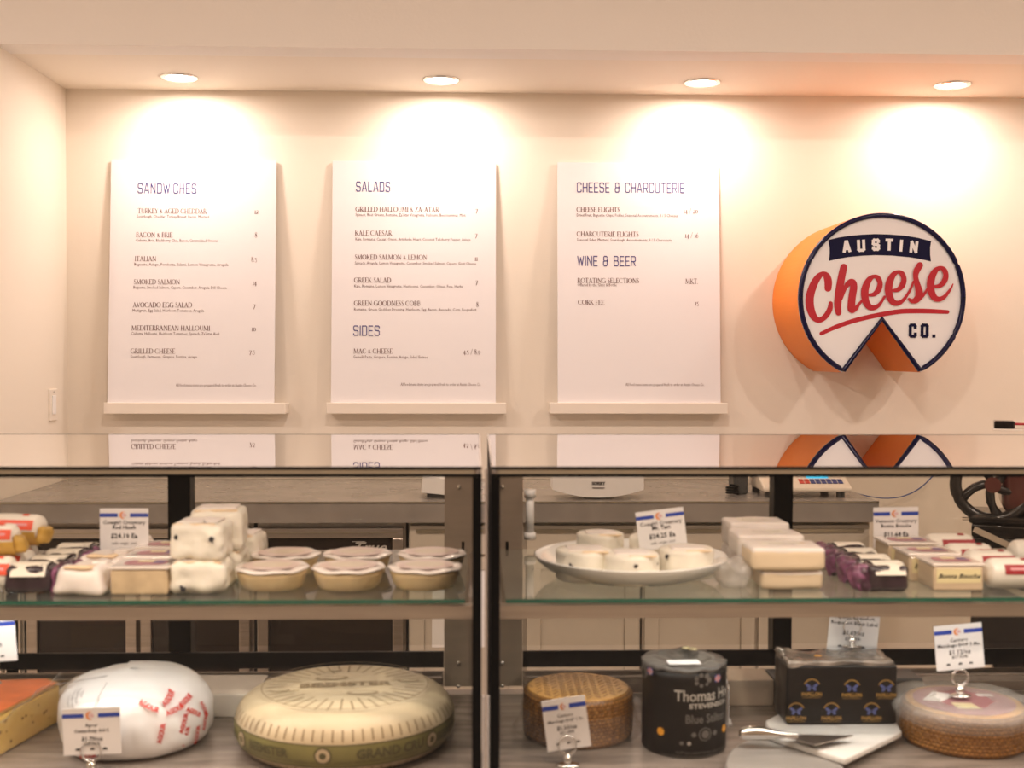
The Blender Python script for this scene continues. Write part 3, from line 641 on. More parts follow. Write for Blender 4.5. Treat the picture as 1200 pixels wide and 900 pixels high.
# weighing scale on counter
sx_ = P(932,575,3.95).x
t = thing('weighing_scale', 'cream counter scale with keypad and lit blue display', 'scale', (sx_, 3.925, ZT))
for dx in (-.12,.12):
    for dy in (-.09,.09): MB().lathe([(.014,0),(.014,.0195)],12,c=(dx,dy,0)).build('foot', 'printer', t)
pf = [(-.13,.02),(-.13,.034),(-.11,.043),(.0,.086),(.02,.088),(.13,.080),(.13,.02)]
hs = MB(); nn_ = len(pf)
hs.add([(-.148,y,z) for y,z in pf]+[(.148,y,z) for y,z in pf], [tuple(range(nn_)), tuple(reversed(range(nn_,2*nn_)))]+[(i, i+nn_, (i+1) % nn_+nn_, (i+1) % nn_) for i in range(nn_)])
hs.build('housing', 'scale_w', t, bevel=.008, fixn=True)
def slope(y): return .043+(y+.11)*.391
for i in range(8):
    for j in range(2):
        x = -.02+i*.0185; y = -.106+j*.016
        MB().add([(x,y,slope(y)+.001),(x+.015,y,slope(y)+.001),(x+.015,y+.011,slope(y+.011)+.001),(x,y+.011,slope(y+.011)+.001),(x,y,slope(y)+.003),(x+.015,y,slope(y)+.003),(x+.015,y+.011,slope(y+.011)+.003),(x,y+.011,slope(y+.011)+.003)],[(3,2,1,0),(4,5,6,7),(0,1,5,4),(1,2,6,5),(2,3,7,6),(3,0,4,7)]).build('key', 'btn_red' if i < 2 else 'btn_blue', t)
MB().add([(.012,-.070,slope(-.070)+.0015),(.085,-.070,slope(-.070)+.0015),(.085,-.045,slope(-.045)+.0015),(.012,-.045,slope(-.045)+.0015)],[(0,1,2,3)]).build('display', 'screen', t)
bx('weighing_plate', (-.13,.025,.098), (.13,.125,.106), 'steel_h', t, .003)
MB().lathe([(.03,.084),(.03,.0975)],12,c=(0,.075,0)).build('plate_stem', 'printer', t)
t = thing('label_printer', 'small dark device with coiled cord beside the scale', 'device', (P(868,575,3.9).x, 3.93, ZT))
bx('device_body', (-.025,-.03,.0), (.025,.05,.10), 'printer', t, .006)
MB().tube([(.02*math.cos(k*.9)-.035, -.06+.02*math.sin(k*.9), .006+.0012*k) for k in range(24)], .004, 6).build('coiled_cord', 'black', t, True)
# blue cable off the counter end, in front of the wall
pts = [P(x, y, Y) for x, y, Y in ((985,577,4.15),(1000,577.5,4.2),(1020,582,4.28),(1040,584,4.33),(1060,581,4.36),(1078,572,4.37),(1092,559,4.375),(1104,545,4.38),(1112,530,4.385))]
pts = [Vector(p) for p in cr([tuple(p) for p in pts], 5)]
tag(MB().tube(pts, .0022, 6).build('blue_cable', 'cable', smooth=True), 'thin blue cable sagging from the scale to the wall socket', 'cable')

# ------------------------------------------------------------------ flywheel slicer on a stand at the right
Ys = 3.25; wc = P(1163,572,Ys); zb = P(1163,613,Ys).z
t = thing('slicer_stand', 'black two-tier stand with diagonal bronze bars under the slicer', 'stand', (P(1139,640,Ys).x, Ys, 0), math.radians(-23))
bx('upper_box', (.002,-.02,zb-.105), (.50,.30,zb-.036), 'black_paint', t, .004)
bx('lower_box', (.0,-.02,.52), (.50,.30,zb-.112), 'black_paint', t, .004)
bx('top_plate', (-.002,-.026,zb-.035), (.51,.31,zb-.001), 'black_gloss', t, .004)
bx('pedestal', (.06,.03,0), (.44,.27,.519), 'black_paint', t, .006)
for k, (za, zc_) in enumerate(((zb-.012, zb-.17),(zb-.058, zb-.216),(zb-.082, zb-.24),(zb-.13,zb-.288))):
    a = Vector((.004,-.0275,za)); b = Vector((.36,-.0275,zc_)); d = (b-a).normalized(); nrm = Vector((-d.z,0,d.x))*.008
    m = MB().add([a-nrm,b-nrm,b+nrm,a+nrm]+[v+Vector((0,-.008,0)) for v in (a-nrm,b-nrm,b+nrm,a+nrm)], [(0,1,2,3),(7,6,5,4),(0,4,5,1),(1,5,6,2),(2,6,7,3),(3,7,4,0)])
    m.build('diagonal_bar', 'slicer_bar', t, fixn=True)
t = thing('flywheel_slicer', 'dark red meat slicer with spoked flywheel behind the second case', 'meat slicer', (wc.x, Ys-.0, zb), math.radians(-21))
rw = .098; hz = rw+.012
m = MB().tube([(rw*math.cos(a), 0, hz+rw*math.sin(a)) for a in [2*PI*k/40 for k in range(40)]], .0165, 10, closed=True); m.build('flywheel_rim', 'black_paint', t, True)
for k in range(5):
    a = 2*PI*k/5+.5; pts = [(rw*q*math.cos(a+.7*q), 0, hz+rw*q*math.sin(a+.7*q)) for q in (0,.25,.5,.75,.97)]
    MB().tube(pts, .0125, 8).build('spoke', 'black_paint', t, True)
MB().lathe([(.022,-.02),(.022,.02)],20).map(lambda v: Vector((v.x, v.z, v.y+hz))).build('hub', 'slicer_red', t)
MB().tube([(-.058,-.02,.011),(-.080,-.02,.011)],.005,8).build('knob_shaft', 'chrome', t)
bx('base_plate', (-.062,-.03,.0), (.42,.20,.022), 'black_gloss', t, .006)
soft_box(.30,.20,.20,.04,0,1,10).map(lambda v: v+Vector((.175,.085,.0225))).build('motor_housing', 'slicer_red', t, True)
MB().lathe([(.12,0),(.12,.012),(.11,.02)],40).map(lambda v: Vector((v.x+.24, -.005+v.z, v.y+.155))).build('blade_guard', 'slicer_red', t, True)
pk = P(1182,497,Ys); kx, kz = pk.x-wc.x, pk.z-zb
bx('sharpener_cover', (kx-.042,-.01,kz-.012), (kx+.012,.05,kz+.010), 'black_gloss', t, .004)
bx('cover_tray', (kx-.044,-.012,kz-.018), (kx+.14,.055,kz-.0125), 'ledge', t, .002)
bx('red_slide', (kx+.013,.0,kz-.002), (kx+.14,.03,kz+.004), 'labelred', t, .001)
MB().tube([(kx+.05,.02,kz-.02),(kx+.05,.08,.2)],.008,8).build('cover_arm', 'black_paint', t, True)

# ------------------------------------------------------------------ the two refrigerated display cases
CY0, CY1, CZ = 1.755, 2.457, 1.214
ZD, ZSH = .695, .987
def tubebox(m, a, b): return m.box(a, b)
def display_case(x0, lab, post_w):
    Wd = 1.24; C = thing('display_case', lab, 'display case', (x0, CY0, 0)); D = CY1-CY0
    bx('top_glass', (.004,.003,CZ-.007), (Wd-.004,D-.004,CZ), 'glass_top', C)
    bx('top_rear_trim', (.003,D-.0035,CZ-.007), (Wd-.003,D,CZ+.0003), 'black', C)
    for xa, xb in ((.0005,.0035),(Wd-.0035,Wd-.0005)): bx('top_side_trim', (xa,.0,CZ-.007), (xb,D,CZ+.0005), 'steel_h', C)
    fr = MB().box((.0,-.003,CZ-.0045),(Wd,.002,CZ+.0002)).box((.0,-.003,CZ-.0155),(Wd,.002,CZ-.0108)).box((.0,-.003,.66),(.014,.002,CZ-.0156)).box((Wd-.014,-.003,.66),(Wd,.002,CZ-.0156))
    fr.build('front_frame', 'black', C)
    bx('spacer_bar', (.012,-.0015,CZ-.0105), (Wd-.012,.002,CZ-.0048), 'bronze', C)
    bx('front_glass', (.0145,-.001,.64), (Wd-.0145,.004,CZ-.0158), 'glass_front', C)
    for xa, xb in ((.0005,.0065),(Wd-.0065,Wd-.0005)): bx('side_panel', (xa,.0065,.0), (xb,D,CZ-.0075), 'steel', C)
    # rear wall of the case: jambs, centre post, doors, track, sill
    for xa, xb in ((.007,.074),(Wd-.074,Wd-.007)):
        j = bx('rear_jamb', (xa,D-.06,ZD+.0005), (xb,D-.03,CZ-.0075), 'jamb', C)
        xs = (xa+xb)/2-.008 if xa < .1 else (xa+xb)/2+.008-.012
        for z in (ZP(570,2.4),ZP(776,2.4),ZP(803,2.4)):
            MB().lathe([(.0045,0),(.0045,.002),(.003,.004)],12).map(lambda v: Vector((xs+v.x, D-.06-v.z, z+v.y))).build('screw', 'chrome', j, True)
        zsl = ZP(641,2.4); bx('slot', (xs+.006,D-.0606,zsl-.018), (xs+.012,D-.0601,zsl+.012), 'black', j)
    bx('rear_header', (.0745,D-.05,CZ-.03), (Wd-.0745,D-.02,CZ-.0075), 'jamb', C)
    bx('centre_post', (Wd/2-post_w/2,D-.048,ZD+.045), (Wd/2+post_w/2,D-.004,CZ-.0305), 'black', C, .002)
    for xa, xb, y in ((.075,Wd/2-post_w/2-.001,D-.030),(Wd/2+post_w/2+.001,Wd-.075,D-.022)):
        d = bx('sliding_door', (xa,y,ZD+.0775), (xb,y+.004,CZ-.031), 'glass', C)
    bx('door_track', (.075,D-.055,ZD+.0385), (Wd-.075,D-.0485,ZD+.072), 'black', C)
    s_ = bx('rear_sill', (.075,D-.115,ZD+.0005), (Wd-.075,D-.056,ZD+.0335), 'steel_h', C, .003)
    bx('sill_lip', (.075,D-.118,ZD+.022), (Wd-.075,D-.1155,ZD+.034), 'chrome', s_)
    bx('deck', (.007,.012,ZD-.02), (Wd-.007,D-.116,ZD), 'deck', C)
    bx('base_cabinet', (.007,.01,.10), (Wd-.007,D-.01,ZD-.0205), 'cabinet_dark', C)
    bx('base_front', (.0,-.002,.10), (Wd,.009,.638), 'steel_h', C, .002)
    bx('kick_plate', (.03,.05,0), (Wd-.03,D-.05,.099), 'black', C)
    # glass shelf with its polished green edge, support rail and lamp
    sy = 1.875-CY0; sb = D-.10
    sh = bx('glass_shelf', (.026,sy+.002,ZSH-.006), (Wd-.026,sb,ZSH), 'glass_shelf', C)
    bx('polished_edge', (.026,sy,ZSH-.0062), (Wd-.026,sy+.0019,ZSH+.0001), 'glass_edge', sh)
    r = bx('shelf_rail', (.010,sy+.03,ZSH-.038), (Wd-.010,sy+.05,ZSH-.0165), 'steel_h', C)
    bx('lamp_housing', (.03,sy+.051,ZSH-.0185), (Wd-.03,sy+.066,ZSH-.0145), 'steel_h', r); bx('light_strip', (.03,sy+.052,ZSH-.0205), (Wd-.03,sy+.065,ZSH-.0186), 'led', r)
    for xa in (.012, Wd-.020):
        b = MB().prism([(0,0),(.0,-.0),(0,-.03),(.008,-.03),(.008,0)], sy+.0505, sb).map(lambda v: v+Vector((xa,0,ZSH-.0065))); b.build('shelf_bracket', 'steel', C, fixn=True)
    light('shelf_lamp', 'AREA', (x0+Wd/2, CY0+sy+.0585, ZSH-.0215), LED_SHELF_W, (1,.97,.95), size=Wd-.1, size_y=.01)
    bx('top_lamp_housing', (.03,.0045,CZ-.0105), (Wd-.03,.012,CZ-.0075), 'black', C)
    light('top_lamp_light', 'AREA', (x0+Wd/2, CY0+.0085, CZ-.0112), LED_TOP_W, (1,.90,.80), size=Wd-.1, size_y=.006)
    return C
CX1, CX2 = .008-1.24, .022
display_case(CX1, 'left refrigerated glass display case with six cheese tubs on its shelf', .046)
display_case(CX2, 'right refrigerated glass display case with a white bowl on its shelf', .040)
t = tag(bx('joining_strip', (.0128,CY0+.004,.10), (.0168,CY0+.012,CZ-.004), 'steel'), 'narrow metal strip in the gap between the two display cases', 'strip')
t = tag(bx('white_filler_strip', (.0095,CY0+.02,.10), (.0205,CY0+.03,ZP(821,CY0)), 'ledge'), 'short white filler low in the gap between the cases', 'strip')

# thermometer on right case's left jamb
Yt = CY1-.085
t = thing('tube_thermometer', 'white tube thermometer hanging at the left rear of the right case', 'thermometer', (XP(621,Yt,600), Yt, 0))
z0, z1 = ZP(632,Yt), ZP(574,Yt)
MB().lathe([(.0085,z0+.012),(.0085,z1-.012)],16).build('tube', 'plastic_w', t, True)
MB().lathe([(.0118,z0),(.0118,z0+.014)],16).build('end_cap', 'plastic_w', t, True)
MB().lathe([(.0118,z1-.016),(.0118,z1)],16).build('end_cap', 'plastic_w', t, True)
bx('hanger', (-.004,.009,z1-.03), (.004,.023,z1-.02), 'steel', t)

# risers at the back of the decks
t = tag(bx('white_tray', (P(60,830,2.2).x,2.20,ZD+.0005), (P(300,830,2.2).x,2.335,ZD+.045), 'riser', bevel=.003), 'low white tray at the rear of the left deck, behind the wrapped wheel', 'tray')
xa, xb = XP(776,2.26,840), XP(905,2.26,840)
t = tag(bx('kraft_box', (xa,2.25,ZD+.0005), (xb,2.335,ZD+.052), 'riser_brown', bevel=.002), 'low brown box behind the black Stilton and the knife', 'box')
t = tag(bx('grey_bin', (xb+.004,2.26,ZD+.0005), (xb+.30,2.335,ZD+.05), 'printer', bevel=.003), 'dark grey tray at the rear of the right deck behind the black foil cheese', 'tray')

# ------------------------------------------------------------------ price tags
def price_tag(px, py, Y, wpx, hpx, roll, lines, label, slot='shelf', dark=True, stripe=True, yaw=0, emblem=True, icons=True):
    """card centred on a pixel at depth Y"""
    c = P(px, py, Y); k = Y/F; w = wpx*k; h = hpx*k
    t = thing('price_tag', label, 'price tag', c); t.rotation_euler = (0, math.radians(roll), yaw)
    MB().box((-w/2,0,-h/2),(w/2,.0012,h/2)).build('card', 'card', t)
    bm_ = 'blue'; sy_ = h/2-.16*h
    if stripe:
        quad(-w/2,sy_-.045*h,-.13*w,sy_+.045*h,-.0004).build('stripe', bm_, t); quad(.12*w,sy_-.045*h,w/2,sy_+.045*h,-.0004).build('stripe', bm_, t)
        e_ = disc(-.02*w, sy_, .075*w, -.0004).build('emblem', 'tag_orange', t)
        disc(.012*w, sy_, .062*w, -.0006).build('emblem_face', 'card', e_)
        m = heading('CO', .045*w, .012*w, .1)[0]; place(m, -.03*w, sy_-.02*w, 0, -.0008); m.build('emblem_print', 'tag_pink', e_)
    for (s, size, dz, bold) in lines:
        m = text_mesh(s, size*w, 'CENTER', bold*w, 1.0, res=1); place(m, 0, h/2-dz*h, 0, -.0005); m.build('print_line', 'ink_black', t)
    if icons:
        for i, u in enumerate((-.25,.0,.22)):
            m = MB()
            for q in range(3): m.add(*[(lambda dd: (dd.v, dd.f))(disc(u*w+(q-1)*.022*w, -h/2+.12*h+(q % 2)*.01*h, .02*w, -.0005, 8))][0])
            m.build('milk_icon', 'ink_black', t)
    if slot == 'shelf': pass
    return t
L4 = lambda a, b, p, s: [(a,.105,.335,.0012),(b,.105,.445,.0018),(p,.135,.625,.0025)]+([(s,.085,.72,.001)] if s else [])

def card_foot(px, Y, zbase, ztop, lab, owner):
    t = owner; o_ = owner.location; h = ztop-zbase
    z_ = zbase-o_.z
    f_ = bx('foot_plate', (-.016,-.008,z_), (.016,.016,z_+.004), 'plastic_w', t, .001)
    bx('foot_spine', (-.006,.0016,z_+.004), (.006,.0045,z_+h), 'plastic_w', f_)
pt = price_tag(145.5, 620, 2.12, 56, 48, 0, [('Cowgirl Creamery',.115,.38,.0012),('Red Hawk',.115,.50,.0022),('$24.10 Ea',.14,.72,.003),('milk  origin  rind',.075,.87,.0)], 'upright price tag standing behind the goods on the left case\'s shelf', icons=False)
card_foot(145.5, 2.12, ZSH, ZP(632,2.12), '', pt)
# ------------------------------------------------------------------ goods on the shelves
def on(px, Y, z, y=680): return Vector((P(px, y, Y).x, Y, z))
def marks(parent, spots, w):
    for (x, y, z, s, rot) in spots:
        s *= 1.5; m = MB(); k = []
        for i in range(9):
            a = 2*PI*i/9; r = s*(.45+.55*random.random()); k.append((r*math.cos(a)*1.2, 0, r*math.sin(a)*.8))
        m.add(k, [tuple(range(9))]); o = m.build('black_mark', 'mark', parent); o.location = (x, y, z); o.rotation_euler = (rot, random.random()*2, 0)

# white ripened squares wrapped in waxy paper (left case)
def soft_cheese(loc, w, d, h, rz, label, group, seed, spots=(), rad=.013, mt='cloth_white', name='wrapped_soft_cheese', fr=55, amp=.0030):
    t = thing(name, label, 'cheese', loc, rz, group)
    soft_box(w, d, h, rad, amp, seed, 22, fr).build('wrapper', mt, t, True)
    # peach-coloured folded paper top
    m = soft_box(w*.74, d*.70, .004, .0019, .0012, seed+5, 8, 50); m.map(lambda v: v+Vector((0,0,h-.0005))); o = m.build('folded_top', 'wrap_white', t, True)
    m = soft_box(w*.80, d*.06, .003, .0014, .0012, seed+9, 6, 60); m.map(lambda v: v+Vector((-.05*w*((seed % 3)-1),-d*.40,h-.0026))); m.build('rind_fold', 'cloth_peach', t, True)
    marks(t, [(x, y-.0035 if rr_ == 0 else y, z+(.002 if rr_ else 0), s_, rr_) for x, y, z, s_, rr_ in spots], w); return t
GW = 'white waxy-paper wrapped cheeses stacked on the left shelf'
h1 = .050
soft_cheese(on(237,1.965,ZSH), .094,.085,.052, .03, 'lower front white wrapped cheese of the left shelf\'s tall stack', GW, 1, [(-.022,-.0435,.010,.006,0)])
soft_cheese(on(237,1.968,ZSH+.0545), .089,.082,.060, -.04, 'upper front white wrapped cheese of the stack, two black marks', GW, 2, [(-.030,-.0425,.040,.004,0),(.028,-.0425,.037,.005,0),(.012,-.030,.0625,.004,1.4)])
soft_cheese(on(258,2.068,ZSH), .090,.085,.052, 0, 'lower rear white wrapped cheese of the stack', GW, 3)
soft_cheese(on(257,2.065,ZSH+.0545), .092,.085,.070, .08, 'tallest rear white wrapped cheese on top of the stack', GW, 4)
soft_cheese(on(284,2.170,ZSH), .080,.085,.064, -.05, 'white wrapped cheese half hidden behind the stack\'s right side', GW, 5, [(.030,-.044,.012,.005,0)])
# loosely wrapped peach-topped squares
GP = 'peach-topped loosely wrapped square cheeses'
for i, (px, Y, w, h, lab) in enumerate(((103,1.955,.080,.046,'front square cheese in loose white wrap with a peach top'),(128,2.050,.084,.048,'middle loosely wrapped square cheese with a peach top'),(150,2.150,.078,.052,'rear loosely wrapped square cheese near the left shelf price tag'))):
    if i == 2: Y = 2.20
    t = thing('loose_wrapped_cheese', lab, 'cheese', on(px,Y,ZSH), -.12, GP)
    soft_box(w,.085,h,.013,.004,20+i,14,32).map(lambda v: Vector((v.x*(1.14-.25*v.z/h), v.y*(1.08-.2*v.z/h), v.z))).build('wrapper', 'wrap_white', t, True)
    m = soft_box(w*.6,.02,.004,.0019,.002,30+i,8,60); m.map(lambda v: v+Vector((0,-.028,h-.003))); m.build('rind_fold', 'cloth_peach', t, True)
    m = soft_box(w*.3,.03,.005,.002,.002,33+i,8,60); m.map(lambda v: v+Vector((.02,.012,h-.001))); m.build('paper_twist', 'film', t, True)

# clamshell boxes
def clamshell(loc, w, d, h, rz, label, group, body='clam', script=None, seed=0):
    t = thing('clear_cheese_box', label, 'cheese box', loc, rz, group)
    b = MB().slab([(-w/2*.95,-d/2*.95),(w/2*.95,-d/2*.95),(w/2*.95,d/2*.95),(-w/2*.95,d/2*.95)], 0, h-.005).build('box_body', body, t, bevel=.004)
    bx('lid', (-w/2,-d/2,h-.0048), (w/2,d/2,h), 'clam_lid', t, .0015)
    m = MB().add([(x*w*.36+.002,y*d*.30,h+.0004) for x, y in [(math.copysign(abs(math.cos(a))**.6,math.cos(a)), math.copysign(abs(math.sin(a))**.6,math.sin(a))) for a in [2*PI*k/24 for k in range(24)]]], [tuple(range(24))]); lb = m.build('top_label', 'label_purple', t)
    MB().add([(-.14*w,.04*d,h+.0007),(.14*w,.04*d,h+.0007),(.14*w,.24*d,h+.0007),(-.14*w,.24*d,h+.0007)],[(0,1,2,3)]).build('label_panel', 'label_yellow', lb)
    MB().add([(.14*w,-.1*d,h+.0007),(.33*w,-.1*d,h+.0007),(.33*w,.2*d,h+.0007),(.14*w,.2*d,h+.0007)],[(0,1,2,3)]).build('label_panel', 'label_violet', lb)
    if script:
        s = quad(-w*.42,h*.30,w*.42,h*.80,-d/2*.95-.0004).build('side_label', 'label_yellow', t)
        m = text_mesh(script, .011, 'CENTER', .0002, 1.1, shear=.4); place(m, 0, h*.47, 0, -d/2*.95-.0008); m.build('print_line', 'ink_black', s)
    return t
GC = 'clear plastic cheese boxes left of the white stack'
clamshell(on(170,1.955,ZSH), .098,.078,.047, 0, 'front clear plastic cheese box with mauve oval label, left shelf', GC)
clamshell(on(184,2.040,ZSH), .098,.078,.049, 0, 'middle clear plastic cheese box with mauve oval label, left shelf', GC)
clamshell(on(196,2.125,ZSH), .098,.078,.051, 0, 'rear clear plastic cheese box with mauve label behind the white stack', GC)

# purple wrapped logs
def purple_log(loc, rz, label, group, w, end, seed):
    t = thing('purple_wrapped_cheese', label, 'cheese', loc, rz, group); d = .054; h = .045
    soft_box(w, d, h, .010, .002, seed, 12, 45).build('wrapper', 'purple_bk', t, True)
    m = MB(); N = 8
    for i in range(N+1):
        v = -d*.46+d*.90*i/N; zz = h+.0028-.010*abs(v/(d*.5))**4
        m.v += [(-w*.36,v,zz),(w*.40,v,zz)]
    m.v += [(-w*.36,-d*.5-.0035,h*.66),(w*.40,-d*.5-.0035,h*.66)]
    for i in range(N): m.f.append((2*i,2*i+1,2*i+3,2*i+2))
    m.f.append((2*N+2,2*N+3,1,0)); lb = m.build('label', 'label_cream', t, True)
    x0 = w*.28
    for q in range(3):
        disc(0,0,.0035,0,8).map(lambda v: Vector((x0+q*.004+v.x, -d*.28+v.z+(q % 2)*.004, h+.0016))).build('label_print', 'ink_black', lb)
    for q in range(2):
        m = soft_box(.026,d*.8,h*.95,.012,.006,seed+q*3,10,70); m.map(lambda v: v+Vector((end*(w/2+.004)+q*.006*end,0,0))); m.build('crumpled_end', 'purple_lt' if q else 'purple', t, True)
    return t
G1 = 'purple wrapped cheeses on the left shelf'
for i, (px, Y, lab) in enumerate(((42,1.955,'front purple wrapped cheese with cream label, left shelf'),(64,2.020,'second purple wrapped cheese from the front, left shelf'),(80,2.085,'third purple wrapped cheese from the front, left shelf'),(93,2.150,'rearmost purple wrapped cheese with bright crumpled end, left shelf'))):
    purple_log(on(px-4,Y,ZSH), .04, lab, G1, .074, 1 if i else 1, 40+i)
G2 = 'purple wrapped cheeses on the right shelf'
for i, (px, Y, lab) in enumerate(((1034,1.945,'front purple wrapped cheese beside the clear boxes, right shelf'),(1018,2.010,'second purple wrapped cheese, right shelf'),(1003,2.075,'third purple wrapped cheese, right shelf'),(990,2.140,'rearmost purple wrapped cheese by the white blocks'))):
    purple_log(on(px+2,Y,ZSH+.0), 0, lab, G2, .068, -1, 60+i)

# round logs
def cheese_log(loc, rz, label, group, L, r, gold=False, red='labelred', seed=0, lift=0):
    t = thing('cheese_log', label, 'cheese', loc, rz, group)
    prof = [(.0005,0),(r*.55,.002),(r*.9,.008),(r,.016),(r,L-.016),(r*.9,L-.008),(r*.55,L-.002),(.0005,L)]
    q = []
    for (a, b), (c, d) in zip(prof, prof[1:]):
        for k in range(3): q.append((a+(c-a)*k/3, b+(d-b)*k/3))
    q.append(prof[-1])
    MB().lathe(q, 28, lambda v, a: v*(1)+Vector((v.x,v.y,0)).normalized()*.0012*noise.noise(v*60+Vector((seed,0,0)))).map(lambda v: Vector((v.z-L/2, v.y, v.x+r))).build('wrapper', 'log', t, True)
    def shell(a0, a1, x0, x1, rr, name, mm, par):
        m = MB(); N = 10
        for i in range(N+1):
            a = math.radians(a0+(a1-a0)*i/N); m.v += [(x0,-rr*math.cos(a),r+rr*math.sin(a)),(x1,-rr*math.cos(a),r+rr*math.sin(a))]
        for i in range(N): m.f.append((2*i,2*i+1,2*i+3,2*i+2))
        return m.build(name, mm, par, True)
    lb = shell(5, 42, -L*.22, L*.42, r+.0014, 'red_label', red, t)
    shell(66, 80, L*.14, L*.26, r+.0014, 'red_seal', red, t)
    m = shell(20, 28, -L*.12, L*.32, r+.0018, 'label_text', 'tag_pink', lb)
    if gold:
        shell(-85, -2, -L*.48, L*.48, r+.003, 'gold_paper', 'gold', t)
        soft_box(.02,.03,.03,.008,.004,seed,8,60).map(lambda v: v+Vector((L/2+.004,-.008,.004))).build('gold_twist', 'gold', t, True)
    return t
G3 = 'white logs with red labels at the right of the right shelf'
for px, Y, lab in ((1184,1.955,'front white cheese log with red label, right end of the right shelf'),(1158,2.040,'second white cheese log with red label, right shelf'),(1133,2.110,'third white cheese log with red label, right shelf'),(1111,2.195,'rearmost white cheese log with red label behind the clear boxes'),(1210,2.150,'white cheese log with red label at the frame\'s right edge')):
    cheese_log(on(px,Y,ZSH), 0, lab, G3, .092 if Y < 2.18 else .096, .0255 if Y < 2.18 else .028, seed=px)
G4 = 'white logs in gold paper at the left of the left shelf'
r0 = .027
cheese_log(on(-10,1.955,ZSH), .1, 'white cheese log lying lowest at the left edge of the left shelf', G4, .085,.029, False, 'labelred2', 3)
cheese_log(on(12,2.03,ZSH), -.2, 'white cheese log behind the purple cheeses on the left shelf', G4, .085,.030, False, 'labelred2', 4)
cheese_log(on(18,2.10,ZSH), .15, 'white log in the rear row supporting the gold-wrapped one', G4, .08,.029, False, 'labelred2', 5)
cheese_log(on(-8,1.99,ZSH+.056), .05, 'gold-papered cheese log on top, cut by the left frame edge', G4, .09,.026, True, 'labelred2', 6)
cheese_log(on(22,2.075,ZSH+.0605), -.18, 'gold-papered cheese log on top with orange-red label', G4, .10,.026, True, 'labelred2', 7)

# cheese tubs, two rows of three
def cheese_tub(loc, label, seed):
    t = thing('cheese_tub', label, 'cheese tub', loc, 0, 'film-topped cheese tubs on the left shelf'); r = .0625
    MB().lathe([(.048,0),(.050,.0015),(.054,.008),(.0585,.022),(.0600,.030)], 44).build('tub', 'tub', t, True)
    def wav(v, a): 
        k = 1+.012*math.sin(5*a+seed)+.008*math.sin(11*a+seed*2); return Vector((v.x*k, v.y*k, v.z+.0012*math.sin(6*a+seed)))
    MB().lathe([(.0590,.0305),(.0628,.031),(.0633,.0335),(.0600,.0350),(.052,.0352),(.003,.0356)], 60, wav).build('film_lid', 'film', t, True)
    lb = MB().lathe([(.049,.0368),(.049,.0370)], 40).build('round_label', 'tub_label', t)
    MB().lathe([(.028,.0372),(.028,.0374)], 30, lambda v, a: Vector((v.x*1.2, v.y*.8, v.z))).build('label_centre', 'tub_label_c', lb)
    return t
tb = [(319,1.990,'front left film-topped cheese tub beside the white stack'),(408.5,1.990,'front middle film-topped cheese tub'),(498,1.990,'front right film-topped cheese tub near the black frame'),
      (335,2.122,'rear left film-topped cheese tub'),(419,2.122,'rear middle film-topped cheese tub'),(506,2.122,'rear right film-topped cheese tub by the jamb')]
for i, (px, Y, lab) in enumerate(tb): cheese_tub(on(px,Y,ZSH), lab, i*1.7)

# white bowl with wrapped cheeses
bc = on(738.5,2.06,ZSH); RB = .171
t = thing('serving_bowl', 'shallow white porcelain bowl on the right shelf holding wrapped cheeses', 'bowl', bc)
MB().lathe([(.085,0),(.088,.0015),(.088,.003),(.125,.0075),(.152,.019),(.167,.033),(RB,.0400),(RB+.0005,.0415),(RB-.003,.0423),(.160,.034),(.142,.020),(.105,.0105),(.06,.009),(.001,.009)], 72).build('bowl_body', 'bowl', t, True)
GB = 'white wrapped cheeses in the bowl'
def bowl_cheese(px, Y, z, r, h, lab, seed, spots=(), sx=1):
    t = thing('wrapped_soft_cheese', lab, 'cheese', on(px,Y,z), 0, GB)
    def f(v, a):
        k = 1+.03*noise.noise(Vector((math.cos(a)*2,math.sin(a)*2,v.z*40+seed)))+.006*math.sin(17*a+seed)
        return Vector((v.x*k*sx, v.y*k, v.z+.0015*noise.noise(v*60+Vector((seed,0,0)))))
    MB().lathe([(r*.9,0),(r*.97,.004),(r*.96,h*.5),(r*.97,h-.008),(r*.965,h-.003),(r*.90,h),(r*.6,h+.0008),(.001,h+.001)], 44, f).build('wrapper', 'cloth_white', t, True)
    m = soft_box(r*1.2,r*.9,.004,.0019,.002,seed+3,8,60); m.map(lambda v: v+Vector((.0,-.1*r,h-.0012))); m.build('folded_top', 'wrap_white', t, True)
    m = soft_box(r*.9,.006,.003,.0014,.001,seed+4,6,60); m.map(lambda v: v+Vector((.3*r,-.82*r,h-.0012))); m.build('rind_fold', 'cloth_peach', t, True)
    for (a, zz, s) in spots:
        mk = MB(); k = []
        for i in range(9): an = 2*PI*i/9; q = s*(.4+.6*random.random()); k.append((q*math.cos(an), 0, q*math.sin(an)))
        mk.add(k, [tuple(range(9))]); o = mk.build('black_mark', 'mark', t); o.location = (math.sin(a)*r*1.015*sx, -math.cos(a)*r*1.03, zz); o.rotation_euler = (0,0,a)
zb_ = ZSH+.0105
bowl_cheese(684,1.995,zb_,.050,.052,'left wrapped cheese in the bowl with two black marks',1,[(-.55,.030,.006),(.02,.016,.007)])
bowl_cheese(739,1.965,zb_,.050,.050,'front centre wrapped cheese in the bowl',2,[(.05,.036,.005),(.95,.036,.004)])
bowl_cheese(804,2.015,zb_,.049,.050,'right wrapped cheese in the bowl below the tilted tag',3,[(-.9,.040,.006)])
bowl_cheese(703,2.135,zb_,.045,.058,'rear left wrapped cheese showing above the others in the bowl',4)
bowl_cheese(765,2.125,zb_,.045,.054,'rear right wrapped cheese in the bowl behind the price tag',5,[(.5,.040,.005)])
